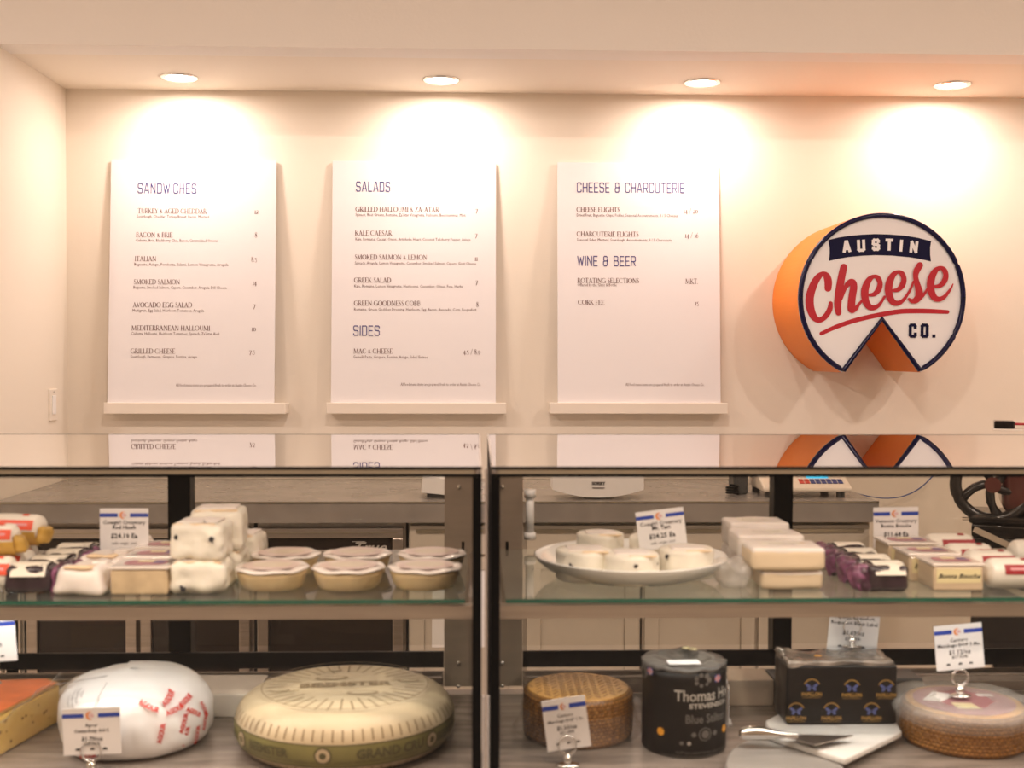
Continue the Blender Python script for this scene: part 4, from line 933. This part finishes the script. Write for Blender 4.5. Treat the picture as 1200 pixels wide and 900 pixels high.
price_tag(775, 620, 2.07, 57, 46, -7, [('Cowgirl Creamery',.115,.38,.0012),('Mt. Tam',.115,.50,.0022),('$24.25 Ea',.14,.72,.003),('milk  origin  rind',.075,.87,.0)], 'tilted price tag tucked between the bowl\'s cheeses', icons=False)

# white blocks
def cheese_block(loc, w, d, h, label, seed, tan=False):
    t = thing('wrapped_cheese_block', label, 'cheese', loc, 0, 'pale wrapped blocks right of the bowl')
    soft_box(w,d,h,.009,.0012,seed,12,30).build('block', 'wrap_tan' if tan else 'wrap_white', t, True)
    m = soft_box(w*.99,d*.98,h*.35,.006,.001,seed+1,10,30); m.map(lambda v: v+Vector((0,0,h*.68))); m.build('film_wrap', 'wrap_white', t, True)
    lb = MB().add([(-w*.3,-d*.2,h*1.035),(w*.25,-d*.2,h*1.035),(w*.25,d*.25,h*1.035),(-w*.3,d*.25,h*1.035)],[(0,1,2,3)]).build('top_label', 'label_cream', t)
    m = text_mesh('Fromage', .014, 'CENTER', 0, 1); m.map(lambda v: Vector((v.x, v.z-.004, h*1.035+.0006))); m.build('print_line', 'ink_grey', lb)
    return t
cheese_block(on(921,1.985,ZSH), .106,.088,.031, 'bottom front tan cheese block right of the bowl', 1, True)
cheese_block(on(917,1.975,ZSH+.0335), .126,.085,.038, 'top front pale cheese block right of the bowl', 2, True)
cheese_block(on(898,2.085,ZSH), .115,.088,.034, 'bottom middle wrapped cheese block', 3)
cheese_block(on(897,2.075,ZSH+.0365), .120,.088,.041, 'top middle white wrapped cheese block', 4)
cheese_block(on(884,2.185,ZSH), .11,.088,.036, 'bottom rear wrapped cheese block', 5)
cheese_block(on(884,2.175,ZSH+.0385), .112,.086,.046, 'top rear white wrapped cheese block by the black post', 6)
m = soft_box(.055,.07,.045,.018,.008,9,12,40)
t = tag(m.build('film_bundle', 'cling_thick', smooth=True, loc=on(857,1.99,ZSH)), 'crumpled clear film between the bowl and the white blocks', 'plastic wrap')

# bonne bouche boxes
GBB = 'clear boxes with mauve labels on the right shelf'
clamshell(on(1113,1.965,ZSH), .090,.078,.047, 0, 'front clear box with cream side label, right shelf', GBB, 'clam_wood', 'Bonne Bouche')
clamshell(on(1085,2.048,ZSH), .094,.078,.050, 0, 'middle clear box with mauve label, right shelf', GBB, 'clam_wood', 'Bonne Bouche')
clamshell(on(1061,2.131,ZSH), .096,.078,.055, 0, 'rear clear box with mauve label right below the upright price tag', GBB, 'clam_wood', 'Bonne Bouche')
pt = price_tag(1050, 618, 2.18, 54, 48, -1, [('Vermont Creamery',.115,.38,.0012),('Bonne Bouche',.115,.50,.0018),('$11.64 Ea',.14,.72,.003),('milk  origin  rind',.075,.84,.0)], 'upright price tag standing behind the clear boxes on the right shelf')
card_foot(1050, 2.18, ZSH, ZP(632,2.18), '', pt)

# ------------------------------------------------------------------ lower deck
# cheese wedge with orange rind
z0 = ZD
c1 = Q(0, 894, ZD); c2_ = Q(70, 846, ZD)
a = Vector((c1.x-.02, c1.y-.012)); b = Vector((c2_.x, c2_.y))
hW = .125
t = thing('cheese_wedge', 'cut yellow cheese wedge with orange rind at the left edge of the deck', 'cheese', (0,0,ZD))
far = Vector((a.x-.10, b.y+.02)); far2 = Vector((a.x-.12, a.y+.04))
poly = [(a.x,a.y),(b.x,b.y),(b.x-.03,b.y+.03),(far.x,far.y),(far2.x,far2.y)]
zt1 = ZP(800, b.y, 60)-ZD
MB().slab(poly, .001, zt1-.004).build('paste', 'wedge', t, bevel=.004)
MB().slab([(x*.999, y) for x, y in poly], zt1-.0038, zt1).build('rind_edge', 'wedge_edge', t, bevel=.0015)
cn = Vector((sum(p[0] for p in poly)/5, sum(p[1] for p in poly)/5))
MB().slab([tuple(cn+(Vector(p)-cn)*.93) for p in poly], zt1+.0002, zt1+.0012).build('orange_top', 'wedge_rind', t)
dr = (b-a).normalized(); nn = Vector((dr.y,-dr.x))
rd = random.Random(3)
for i in range(15):
    u = .05+.9*rd.random(); zz = .015+.95*rd.random()*(zt1-.03); p = a+(b-a)*u+nn*.0006; s = .0012+.0022*rd.random()
    m = MB().add([(p.x+dr.x*s*math.cos(q)*1.2, p.y+dr.y*s*math.cos(q)*1.2, zz+s*math.sin(q)) for q in [2*PI*k/7 for k in range(7)]], [tuple(range(7))]); m.build('small_hole', 'hole', t)
# cling film sheet over the wedge's face
m = MB(); N = 12
for i in range(N+1):
    u = i/N; p = a+(b-a)*u+nn*(.0022+.0008*math.sin(i*2.1)); zz = .055+.035*u+.004*math.sin(i*1.7)
    m.v += [(p.x,p.y,.004),(p.x,p.y,zz)]
for i in range(N): m.f.append((2*i,2*i+2,2*i+3,2*i+1))
m.build('film_wrap', 'cling', t, True)
MB().tube([Vector(m.v[2*i+1])+Vector((0,-.0008,0)) for i in range(N+1)], .0008, 5).build('film_fold', 'cling_thick', t, True)

# paper-wrapped wheel
ow = .137; YO = 2.075
t = thing('paper_wrapped_wheel', 'cheese wheel wrapped in white paper with red print, left deck', 'cheese', (P(158,860,YO).x, YO, ZD))
def of(amp, seed, gx=1.0):
    def f(v, a):
        k = 1+amp*noise.noise(Vector((math.cos(a)*1.6+seed,math.sin(a)*1.6,v.z*14)))
        k += .028*(abs(noise.noise(Vector((math.cos(a)*3.2+seed,math.sin(a)*3.2,v.z*26+3))))-.15)
        if math.sin(a) > .3: k += .022*abs(math.sin(7*a+v.z*50))*(1-v.z/.13)
        return Vector((v.x*k*gx, v.y*k, v.z+.012*v.x/ow*-.35+.004*noise.noise(Vector((v.x*22,v.y*22,seed))))) if v.z > .02 else Vector((v.x*k*gx, v.y*k, v.z))
    return f
op = [(.096,0),(.114,.004),(.123,.017),(.127,.042),(.126,.070),(.118,.091),(.101,.107),(.076,.118),(.045,.123),(.001,.125)]
op = [(max(.001,v.x), max(0,v.y)) for v in cr([(a_,b_,0) for a_,b_ in op], 4)]
MB().lathe(op, 110, of(.05,1)).build('paper_wrap', 'ossau', t, True)
# overlapping flap covers the right two thirds
m = MB().lathe([(r+.0065, z+.003) for r, z in op[1:]], 140, of(.05,1), caps=False)
keep = []
for f in m.f:
    c = sum((Vector(m.v[i]) for i in f), Vector())/len(f)
    if c.x > -.028+.004*math.sin(c.z*60): keep.append(f)
m.f = keep; m.build('paper_flap', 'ossau', t, True)
MB().tube([Vector((-.031+.004*math.sin(z*60), -math.sqrt(max(0,(r+.005)**2-.031**2)), z+.003)) for r, z in op[4:30]], .0013, 6).build('flap_edge', 'ossau', t, True)
def wrapxy(m, R, th, z, prof=None, tilt=0):
    """bend a flat x,z mesh round a vertical cylinder (or rounded profile)"""
    ct, st = math.cos(tilt), math.sin(tilt)
    def f(v):
        u = v.x*ct-v.z*st; w = v.x*st+v.z*ct; zz = z+w; rr = R
        if prof:
            for (r1, z1), (r2, z2) in zip(prof, prof[1:]):
                if z1 <= zz <= z2: rr = r1+(r2-r1)*(zz-z1)/(z2-z1+1e-9); break
        a = th+u/R; rr += .0045; return Vector((rr*math.sin(a), -rr*math.cos(a), zz))
    return m.map(f)
opf = [(r+.0085, z) for r, z in op]
for th, z, ti in ((.45,.098,-.5),(1.05,.072,-.6),(.95,.035,1.3),(1.3,.05,1.4),(.62,.052,1.35),(.92,.060,1.2),(1.15,.030,1.5),(.78,.105,.5),(1.0,.095,.3),(.80,.085,.2),(1.25,.07,-1.2),(-.55,.016,.1),(-.3,.014,.2)):
    m = text_mesh('AGOUR', .011, 'CENTER', .0005, .85); wrapxy(m, .127, th, z*.94, opf, ti).build('red_print', 'ink_red', t)
m = text_mesh('FROMAGE', .008, 'CENTER', 0, 1)
for dz in (0,.010,.020,-.010):
    wrapxy(text_mesh('fromagerie agour', .0065, 'CENTER', 0, 1), .132, -.75, .098+dz*.8, [(r+.003, z) for r, z in op], -.5).build('grey_print', 'ink_grey', t)
price_tag(107.5, 857, 1.915, 67, 55, -2, [('Agour',.085,.40,.0012),('Ossau-Iraty AOC',.085,.52,.0016),('$1.79/oz',.105,.70,.0025),('$28.64/lb',.075,.79,.001)], 'price tag for Ossau-Iraty in front of the paper-wrapped wheel')
def ring_holder(loc, label, r=.0115, rz=0):
    t = thing('tag_holder', label, 'tag holder', loc, rz)
    MB().lathe([(.018,0),(.018,.002),(.012,.004)], 24, lambda v, a: Vector((v.x*1.1, v.y*.7, v.z))).build('foot_plate', 'chrome', t, True)
    MB().lathe([(.003,.003),(.007,.008),(.008,.012),(.005,.017),(.003,.019)], 20).build('ball_base', 'chrome', t, True)
    for dy in (-.0015,.0027):
        MB().tube([(r*math.cos(q), dy, .019+r+r*math.sin(q)) for q in [2*PI*k/30 for k in range(30)]], .0011, 8, closed=True).build('wire_ring', 'chrome', t, True)
    return t
ring_holder((P(107,880,1.915).x, 1.9140, ZP(880,1.915)-.043+.012), 'chrome ring holder under the Ossau-Iraty price tag', .0165)
bpy.data.objects['tag_holder'].location.z = ZD+.0005

# Beemster-type wheel with printed rind
YB = 2.062; RBm = .192; HB = .112
t = thing('printed_cheese_wheel', 'large cream cheese wheel with brown printed rind and olive label band', 'cheese', (P(405,850,YB).x, YB, ZD))
bp0 = [(.150,0),(.172,.006),(.186,.020),(.192,.040),(.191,.062),(.183,.080),(.170,.092),(.156,.099),(.140,.1025),(.08,.105),(.001,.106)]
def smooth_prof(p, n=4): q = cr([(a,b,0) for a,b in p], n); return [(max(.0005,v.x), v.y) for v in q]
bpr = [(a_, b_*.95) for a_, b_ in smooth_prof(bp0)]
MB().lathe(bpr, 96).build('rind', 'beem', t, True)
def prof_r(pr, z):
    for (r1, z1), (r2, z2) in zip(pr, pr[1:]):
        if z1 <= z <= z2: return r1+(r2-r1)*(z-z1)/(z2-z1+1e-9)
    return pr[-1][0]
bd = MB(); zz = [.020+k*.0045 for k in range(9)]; bd.lathe([(prof_r(bpr, z)+.0007, z) for z in zz], 96, caps=False); band = bd.build('label_band', 'beem_band', t, True)
for z in (.0195,.0565): MB().lathe([(prof_r(bpr,z)+.0011,z-.0011),(prof_r(bpr,z+.001)+.0011,z+.0011)],96,caps=False).build('band_line', 'beem_ink_d', band, True)
def wrap_prof(m, pr, th, z, tilt=0, off=.0013, R=.19):
    ct, st = math.cos(tilt), math.sin(tilt)
    return m.map(lambda v: (lambda u, w: (lambda rr, a: Vector((rr*math.sin(a), -rr*math.cos(a), z+w)))(prof_r(pr, z+w)+off, th+u/R))(v.x*ct-v.z*st, v.x*st+v.z*ct))
for th, s, sz in ((-.62,'BEEMSTER',.020),(.52,'GRAND CRU',.022),(-1.25,'CHEESE',.014),(1.25,'BEEMSTER',.02)):
    wrap_prof(text_mesh(s, sz, 'CENTER', .0008, .95), bpr, th, .034, off=.0026).build('band_print', 'beem_ink_d', band)
wrap_prof(text_mesh('premium dutch cheese from north holland since 1901 premium dutch cheese from north holland', .0085, 'CENTER', 0, 1), bpr, -.1, .0255).build('band_print', 'beem_ink_d', band)
for th in (-1.0,-.08,.95):
    wrap_prof(disc(0,0,.0145,0,24), bpr, th, .040, off=.0013).build('band_medal', 'beem_ink_d', band)
    wrap_prof(disc(0,0,.0115,0,24), bpr, th, .040, off=.0017).build('band_medal', 'beem', band)
    wrap_prof(disc(0,0,.0055,0,16), bpr, th, .040, off=.0021).build('band_medal', 'beem_ink_d', band)
def strip(w, a, b, n=8):
    m = MB(); m.v = [(x, 0, a+(b-a)*i/n) for i in range(n+1) for x in (-w, w)]; m.f = [(2*i, 2*i+1, 2*i+3, 2*i+2) for i in range(n)]; return m
for k in range(72):                            # ink ticks on the shoulder and below the band
    th = 2*PI*k/72
    if math.cos(th) < -.45: continue
    wrap_prof(strip(.0014,-.0085,.0085), bpr, th, .0705, off=.0010).build('shoulder_tick', 'beem_ink', t)
    if math.cos(th) > .3: wrap_prof(strip(.0014,-.003,.004), bpr, th, .0115, off=.0010).build('foot_tick', 'beem_ink', t)
def topz(r): 
    for (r1, z1), (r2, z2) in zip(bpr, bpr[1:]):
        if z1 > .09 and r2 <= r <= r1: return z1+(z2-z1)*(r1-r)/(r1-r2+1e-9)
    return .106
def on_top(m, cx, cy, rot=0, off=.0012, sy=1):
    c, s_ = math.cos(rot), math.sin(rot)
    return m.map(lambda v: (lambda x, y: Vector((x, y, topz(math.hypot(x, y))+off)))(cx+v.x*c-v.z*sy*s_, cy+v.x*s_+v.z*sy*c))
on_top(text_mesh('BEEMSTER', .034, 'CENTER', .0015, 1.05, res=3), 0, -.008, .10).build('top_print', 'beem_ink', t)
for k in range(40):
    a = 2*PI*k/40+.05
    if abs(math.sin(a)) < .25: r0, r1 = .108, .138
    else: r0, r1 = .085+.012*(k % 2), .138
    m = MB(); seg(m, (r0*math.cos(a), r0*math.sin(a)), (r1*math.cos(a), r1*math.sin(a)), .0032)
    on_top(m, 0, 0, 0, .0009).build('sun_ray', 'beem_ink', t)
for (x, y, r) in ((-.03,.045,.030),(.035,-.048,.028),(.11,.03,.020),(-.112,-.028,.018),(-.03,.10,.014)):
    on_top(disc(0,0,r,0,24,r*.42), x, y, .1, .0010).build('printed_emblem', 'beem_ink', t)
    on_top(disc(0,0,r*.8,0,24,r*.27), x, y, .1, .0014).build('printed_emblem', 'beem', t)
MB().lathe([(.145,.1008),(.147,.1006)],80,lambda v,a: v+Vector((0,0,.0016)),caps=False).build('ring_print', 'beem_ink', t)

# manchego wheels
def manchego(loc, R, H, label, top_print, rz=0):
    t = thing('manchego_wheel', label, 'cheese', loc, rz)
    pr = [(R*.93,0),(R*.975,.004)]+[(R*(.985+.015*math.sin(PI*k/26)), .006+(H-.014)*k/26) for k in range(27)]+[(R*.975,H-.004),(R*.93,H)]
    NS = 220
    def f(v, a):
        if .005 < v.z < H-.007:
            u = a*R/.0085; zz = v.z/.0075
            s = math.sin(PI*u+ (PI/2 if int(zz) % 2 else -PI/2)*2*abs((zz % 1)-.5))
            k = .0013*s+.0009*math.cos(PI*2*zz)
            return Vector((v.x*(1+k/R), v.y*(1+k/R), v.z))
        return v
    MB().lathe(pr, NS, f, caps=False).build('rind_side', 'manchego_side', t, True, uvr=R)
    MB().lathe([(R*.935,0),(R*.935,.0005)], 60).build('rind_base', 'manchego', t)
    MB().lathe([(R*.935,H-.0002),(R*.90,H+.0012),(.001,H+.0014)], 90, lambda v, a: v+Vector((0,0,.0008*noise.noise(v*45)))).build('rind_top', 'manchego_top', t, True)
    if top_print:
        for k in range(-6, 7):                 # pressed wheat-ear lines
            x = k*R*.145; L = math.sqrt(max(0, (R*.88)**2-x*x)); L2 = L*.94
            nseg = int(L2*2/.016)
            for j in range(nseg):
                y = -L2+(j+.5)*2*L2/nseg; m = MB(); sg = 1 if (k % 2) else -1
                seg(m, (x-.0045, y-.0065*sg), (x+.0045, y+.0065*sg), .0026); m.v = [(v[0], v[2], H+.0024) for v in m.v]
                m.build('pressed_mark', 'manchego_in', t)
    return t
YM = 2.10; RM = .0995
mloc = Vector((P(677,850,YM).x, YM, ZD+.0005)); HM = ZP(808, YM-.02)-ZD-.002
manchego(mloc, RM, HM, 'unlabelled brown Manchego wheel behind a price tag, next to the black Stilton', True)
def film_skirt(loc, pr, n, amp, lab, m='cling', seed=0, a0=0, a1=2*PI):
    mm = MB(); N = n
    for (r, z) in pr:
        for k in range(N+1):
            a = a0+(a1-a0)*k/N; w = amp*noise.noise(Vector((math.cos(a)*3+seed, math.sin(a)*3, z*20)))+amp*.4*math.sin(9*a+seed)
            mm.v.append(((r+w)*math.sin(a), -(r+w)*math.cos(a), z+amp*.8*noise.noise(Vector((math.cos(a)*4, math.sin(a)*4+seed, r*9)))))
    for i in range(len(pr)-1):
        for k in range(N): mm.f.append((i*(N+1)+k, i*(N+1)+k+1, (i+1)*(N+1)+k+1, (i+1)*(N+1)+k))
    o = mm.build('cling_film', m, smooth=True, loc=loc); tag(o, lab, 'plastic wrap'); return o
film_skirt(mloc, [(RM+.004,HM-.03),(RM+.005,.04),(RM+.007,.024),(RM+.018,.014),(RM+.014,.006)], 70, .003, 'clear film bunched round the foot of the left Manchego wheel', 'cling', 2, -1.9, 1.9)
price_tag(663.5, 848, 1.93, 52, 61, -8, [('Cantero',.11,.36,.0012),('Manchego DOP 1 Yr.',.095,.46,.0016),('$1.33/oz',.13,.61,.0025),('$21.28/lb',.09,.69,.001)], 'tilted price tag for the left Manchego wheel in a ring holder')
rh = ring_holder((P(665,885,1.93).x, 1.9290, ZD+.0005), 'chrome ring holder in front of the left Manchego wheel', .0155)
M2 = Vector((P(1129,850,2.045).x, 2.045, ZD+.0005)); R2 = .1085; H2 = ZP(826,2.045)-ZD
manchego(M2, R2, H2, 'brown Manchego wheel with round maroon label at the right edge', False)
d = thing('round_label_disc', 'maroon round label under film on the right Manchego wheel', 'label', (M2.x,M2.y,M2.z+H2+.0026))
MB().lathe([(R2*.80,0),(R2*.80,.0006)],60).build('disc', 'label_purple', d)
MB().add([(-.075,.0,.0009),(-.035,.055,.0009),(.0,.03,.0009),(-.045,-.01,.0009)],[(0,1,2,3)]).build('white_panel', 'card', d)
MB().add([(-.03,-.05,.0009),(.01,-.055,.0009),(.005,-.02,.0009),(-.03,-.015,.0009)],[(0,1,2,3)]).build('cream_panel', 'label_yellow', d)
MB().add([(.035,.02,.0009),(.065,.02,.0009),(.063,.035,.0009),(.035,.035,.0009)],[(0,1,2,3)]).build('white_panel', 'card', d)
film_skirt(M2, [(.05,H2+.0050),(R2*.85,H2+.006),(R2+.016,H2+.004),(R2+.020,H2-.006),(R2+.012,H2-.018),(R2+.006,H2-.026)], 90, .0045, 'loose film overhanging the top of the right Manchego wheel', 'cling_thick', 5)
bx_ = M2+Vector((-.011,.012,H2+.0060))
price_tag(1124, 758, 2.055, 58, 54, -5, [('Cantero',.11,.38,.0010),('Manchego DOP 3 Mo.',.10,.49,.0016),('$1.12/oz',.13,.66,.0020),('$17.92/lb',.09,.75,.0008)], 'bright price tag standing on the right Manchego wheel')
ring_holder((P(1125,800,2.055).x, 2.0540, M2.z+H2+.0075), 'chrome ring holder on top of the right Manchego wheel', .0145)

# black Stilton drum
YT = 2.03; RS = .0735; cs = Vector((P(801,850,YT).x, YT, ZD+.0005)); HS = ZP(783,YT-.04)-ZD
t = thing('stilton_drum', 'tall black-wrapped Stilton drum with silver lettering and orange stickers', 'cheese', cs)
def fs(v, a):
    k = 1+.012*noise.noise(Vector((math.cos(a)*2.5,math.sin(a)*2.5,v.z*25))); return Vector((v.x*k, v.y*k, v.z))
MB().lathe([(RS*.96,0),(RS,.004)]+[(RS,.004+(HS-.01)*k/12) for k in range(1,12)]+[(RS*1.01,HS-.004)], 64, fs).build('wrapper', 'stilton', t, True)
def ft(v, a):
    r = math.hypot(v.x, v.y)/RS; return v+Vector((0,0,.010*r*abs(noise.noise(Vector((math.cos(a)*2.2,math.sin(a)*2.2,3))))+.0025*noise.noise(v*60)))
MB().lathe([(RS*1.0,HS-.004)]+[(RS*(1.02-.1*k), HS+.006-.0015*abs(k-3)) for k in range(10)]+[(.001,HS)], 60, ft, caps=False).build('crumpled_top', 'stilton_top', t, True)
MB().box((-.038,-.058,HS+.009),(.018,-.030,HS+.0098), Matrix.Rotation(.04,4,'Z')).build('white_sticker', 'card', t)
for x, y in ((.012,.048),(.024,.040)): MB().lathe([(.008,HS+.010),(.006,HS+.0125)],10,c=(x,y,0)).build('cream_dab', 'label_yellow', t, True)
sp0 = [(RS,0),(RS,HS)]
def wr(m, th, z, o=.0022, tilt=0): 
    ct, st = math.cos(tilt), math.sin(tilt)
    return m.map(lambda v: (lambda u, w: Vector(((RS+o-v.y)*math.sin(th+u/RS), -(RS+o-v.y)*math.cos(th+u/RS), z+w)))(v.x*ct-v.z*st, v.x*st+v.z*ct))
k = YT/F
def zt_(py): return ZP(py, YT-RS)-ZD-.0005
wr(text_mesh('Thomas Hoe', .0265, 'CENTER', .0004, .85), .42, zt_(823)).build('silver_title', 'ink_silver', t)
wr(text_mesh('STEVENSON', .0110, 'CENTER', .0004, 1.35), .50, zt_(831.5)).build('silver_subtitle', 'ink_silver', t)
wr(text_mesh('Blue Stilton', .021, 'CENTER', .0003, .85), .42, zt_(849)).build('dim_title', 'ink_silver_d', t)
for th in (.28,-1.35,1.3):
    m = MB()
    for q in range(7): b_ = disc(.012*math.cos(q*.9), .006+.009*math.sin(q*.9), .005-.0003*q, 0, 8); m.add(b_.v, b_.f)
    wr(m, th-.02, zt_(803)).build('silver_crest', 'ink_silver_d', t)
for th, py in ((.68,799),(-1.05,794)):
    fl = wr(quad(-.007,-.006,.007,.006), th, zt_(py), .0023).build('flag_print', 'flag_blue', t)
    m = MB(); seg(m, (-.007,0), (.007,0), .003, 0); seg(m, (0,-.006), (0,.006), .003, 0); wr(m, th, zt_(py), .0030).build('flag_cross', 'flag_red', fl)
    m = MB(); seg(m, (-.007,0), (.007,0), .0048, 0); seg(m, (0,-.006), (0,.006), .0048, 0); wr(m, th, zt_(py), .0027).build('flag_cross', 'card', fl)
for th in (-.72,.98):
    wr(disc(0,0,.0068,0,20), th, zt_(862)).build('orange_sticker', 'orange_sticker', t)
bdg = wr(disc(0,0,.0125,0,8,.012), .33, zt_(862.5)).build('silver_badge', 'ink_silver_d', t)
wr(disc(0,0,.0098,0,16), .33, zt_(862.5), .0026).build('badge_field', 'stilton', bdg); wr(disc(0,0,.0070,0,16), .33, zt_(862.5), .0030).build('badge_centre', 'ink_silver_d', bdg)
for u in (-.02,.02): wr(disc(u,0,.0045,0,10), .33, zt_(862.5)).build('badge_wing', 'ink_silver_d', bdg)
for th in (-.22,-.05): wr(disc(0,0,.0035,0,12), th, zt_(872.5)).build('small_seal', 'ink_silver' if th > -.1 else 'ink_silver_d', t)
wr(text_mesh('DOP blue stilton cheese made in england', .0062, 'CENTER', 0, 1), .35, zt_(885)).build('fine_print', 'ink_silver_d', t)
wr(text_mesh('keep refrigerated produce of england pasteurised milk', .0062, 'CENTER', 0, 1), .25, zt_(889)).build('fine_print', 'ink_silver_d', t)

# price tag seen almost edge-on behind the Stilton
tt = price_tag(852, 820, 2.15, 60, 46, 0, [('Stilton',.12,.5,.001)], 'white price tag seen edge-on behind the black Stilton drum', yaw=math.radians(82))
card_foot(852, 2.15, ZD+.0005, ZP(848,2.15)+.01, '', tt)

# boards under the black foil cheese
mb = [Q(897,851,ZD+.014), Q(925,836,ZD+.014), Q(1040,836,ZD+.014), Q(1057,864,ZD+.014), Q(990,897,ZD+.014), Q(902,868,ZD+.014)]
mbz = ZD+.0135
t = thing('marble_board', 'angular white marble board under the black foil cheese', 'board', (0,0,0))
MB().slab([(p.x,p.y) for p in reversed(mb)], mbz, mbz+.011).build('board_body', 'marble', t, bevel=.003, fixn=True)
zc = Q(905,880,ZD); cxy = Vector((P(912,880,1.985).x, 1.965))
sl = [Q(x,y,ZD+.012) for x, y in ((850,896),(854,884),(865,873),(884,866),(907,868),(950,883),(987,897),(985,915),(955,930),(905,932),(868,922),(854,908))]
t = thing('grey_wood_board', 'rounded grey wooden board under the knife handle', 'board', (0,0,0))
q = cr([(p.x,p.y,0) for p in sl+[sl[0]]], 5)[:-1]
MB().slab([(v.x,v.y) for v in reversed(q)], ZD+.0005, ZD+.013).build('board_body', 'slate', t, bevel=.003, fixn=True)

# cheese knife
t = thing('cheese_knife', 'steel cheese knife with bulbous handle lying across the boards', 'knife', (0,0,0))
kz_ = mbz+.011
hp = [Q(x,y,kz_+.013) for x, y in ((866,860),(870,860),(880,859.5),(892,859.5),(905,860.5),(920,861.5),(935,862))]
MB().tube(cr([tuple(p) for p in hp],4), [v.x for v in cr([(r,0,0) for r in (.004,.0095,.0125,.0118,.0085,.0052,.0035)],4)], 16).build('handle', 'chrome', t, True)
bl = [Q(x,y,kz_+.0115) for x, y in ((920,860.5),(945,861),(1000,862),(993,864),(975,868.5),(955,873),(940,869),(920,864))]
MB().slab([(p.x,p.y) for p in bl], kz_+.0105, kz_+.0120).build('blade', 'steel_h', t, fixn=True)
# black foil-wrapped Roquefort block
fy = Q(985,850,kz_).y; wq = (P(1052,820,fy).x-P(922,820,fy).x); hq = ZP(782,fy)-kz_
loc = Vector(((P(1052,820,fy).x+P(922,820,fy).x)/2, fy+.045, kz_+.0003))
t = thing('black_foil_cheese', 'Roquefort block in printed black foil with butterfly logos on the marble board', 'cheese', loc)
soft_box(wq,.09,hq,.006,.0010,4,16,30).build('foil_wrapper', 'roq', t, True)
m = soft_box(wq*.98,.086,.014,.005,.006,6,18,38); m.map(lambda v: v+Vector((0,0,hq-.006))); m.build('crinkled_top', 'roq_top', t, True)
def roqlogo(x, z, s=1.0, half=0):
    g = MB()
    for sx in (-1,1):
        if half and sx == -1: continue
        g.add([(x,-.0465,z+.001),(x+sx*.0095*s,-.0465,z+.0075),(x+sx*.0115*s,-.0465,z+.004),(x+sx*.007*s,-.0465,z)], [(0,1,2,3)])
        g.add([(x,-.0465,z),(x+sx*.007*s,-.0465,z-.0005),(x+sx*.0085*s,-.0465,z-.0055),(x+sx*.004*s,-.0465,z-.006)], [(0,1,2,3)])
    g.map(lambda v: Vector((v.x, v.y-.0008, v.z))); lo = g.build('butterfly_print', 'butterfly', t)
    c = MB(); 
    for a_, b_ in zip(arc(x,z-.004,.016,.0185,145,35,8), arc(x,z-.004,.016,.0185,145,35,8)[1:]): seg(c, a_, b_, .0022)
    c.map(lambda v: Vector((v.x, -.0473+v.y, v.z))); c.build('gold_arch', 'gold_ink', t)
    w = text_mesh('PAPILLON', .0088, 'CENTER', .0004, .92); place(w, x, z-.0155, 0, -.0473); seg2 = MB(); seg(seg2, (x-.016,z-.0185), (x+.016,z-.0185), .0008); w.add([(v[0],-.0473,v[2]) for v in seg2.v], seg2.f)
    w.build('gold_lettering', 'gold_ink', t)
kx_ = fy/F; X0 = loc.x
def rl_(px, py): p = P(px, py, fy); return p.x-X0, p.z-loc.z
for px, py in ((951,805),(998,806),(974,833),(1021,833),(1038,806),(932,833)):
    x, z = rl_(px, py)
    if abs(x) < wq/2-.016: roqlogo(x, z)
    else: roqlogo(math.copysign(wq/2-.0165, x), z)
MB().add([(-.045,-.03,hq+.0125),(-.033,-.03,hq+.0125),(-.033,-.02,hq+.0125),(-.045,-.02,hq+.0125)],[(0,1,2,3)]).build('orange_dot', 'orange_sticker', t)
price_tag(1000.5, 737, 2.155, 60, 57, 5, [('Papillon Roquefort',.105,.30,.0014),('Roquefort Black Label',.105,.42,.0018),('$1.69/oz',.125,.63,.0028),('$27.04/lb',.085,.74,.001)], 'price tag tilted right above the black foil cheese', stripe=True)
ring_holder((P(998,780,2.155).x, 2.1540, loc.z+hq+.0095), 'chrome ring holder on top of the black foil cheese', .0165)
price_tag(-12, 750, 1.99, 60, 52, -4, [('Comte',.11,.40,.0012),('$1.85/oz',.13,.66,.0025)], 'price tag cut by the left edge of the frame above the wedge')
ring_holder((P(-12,790,1.99).x, 1.9890, ZP(800,2.0,10)+.0016), 'chrome ring holder for the tag at the left edge', .0145)
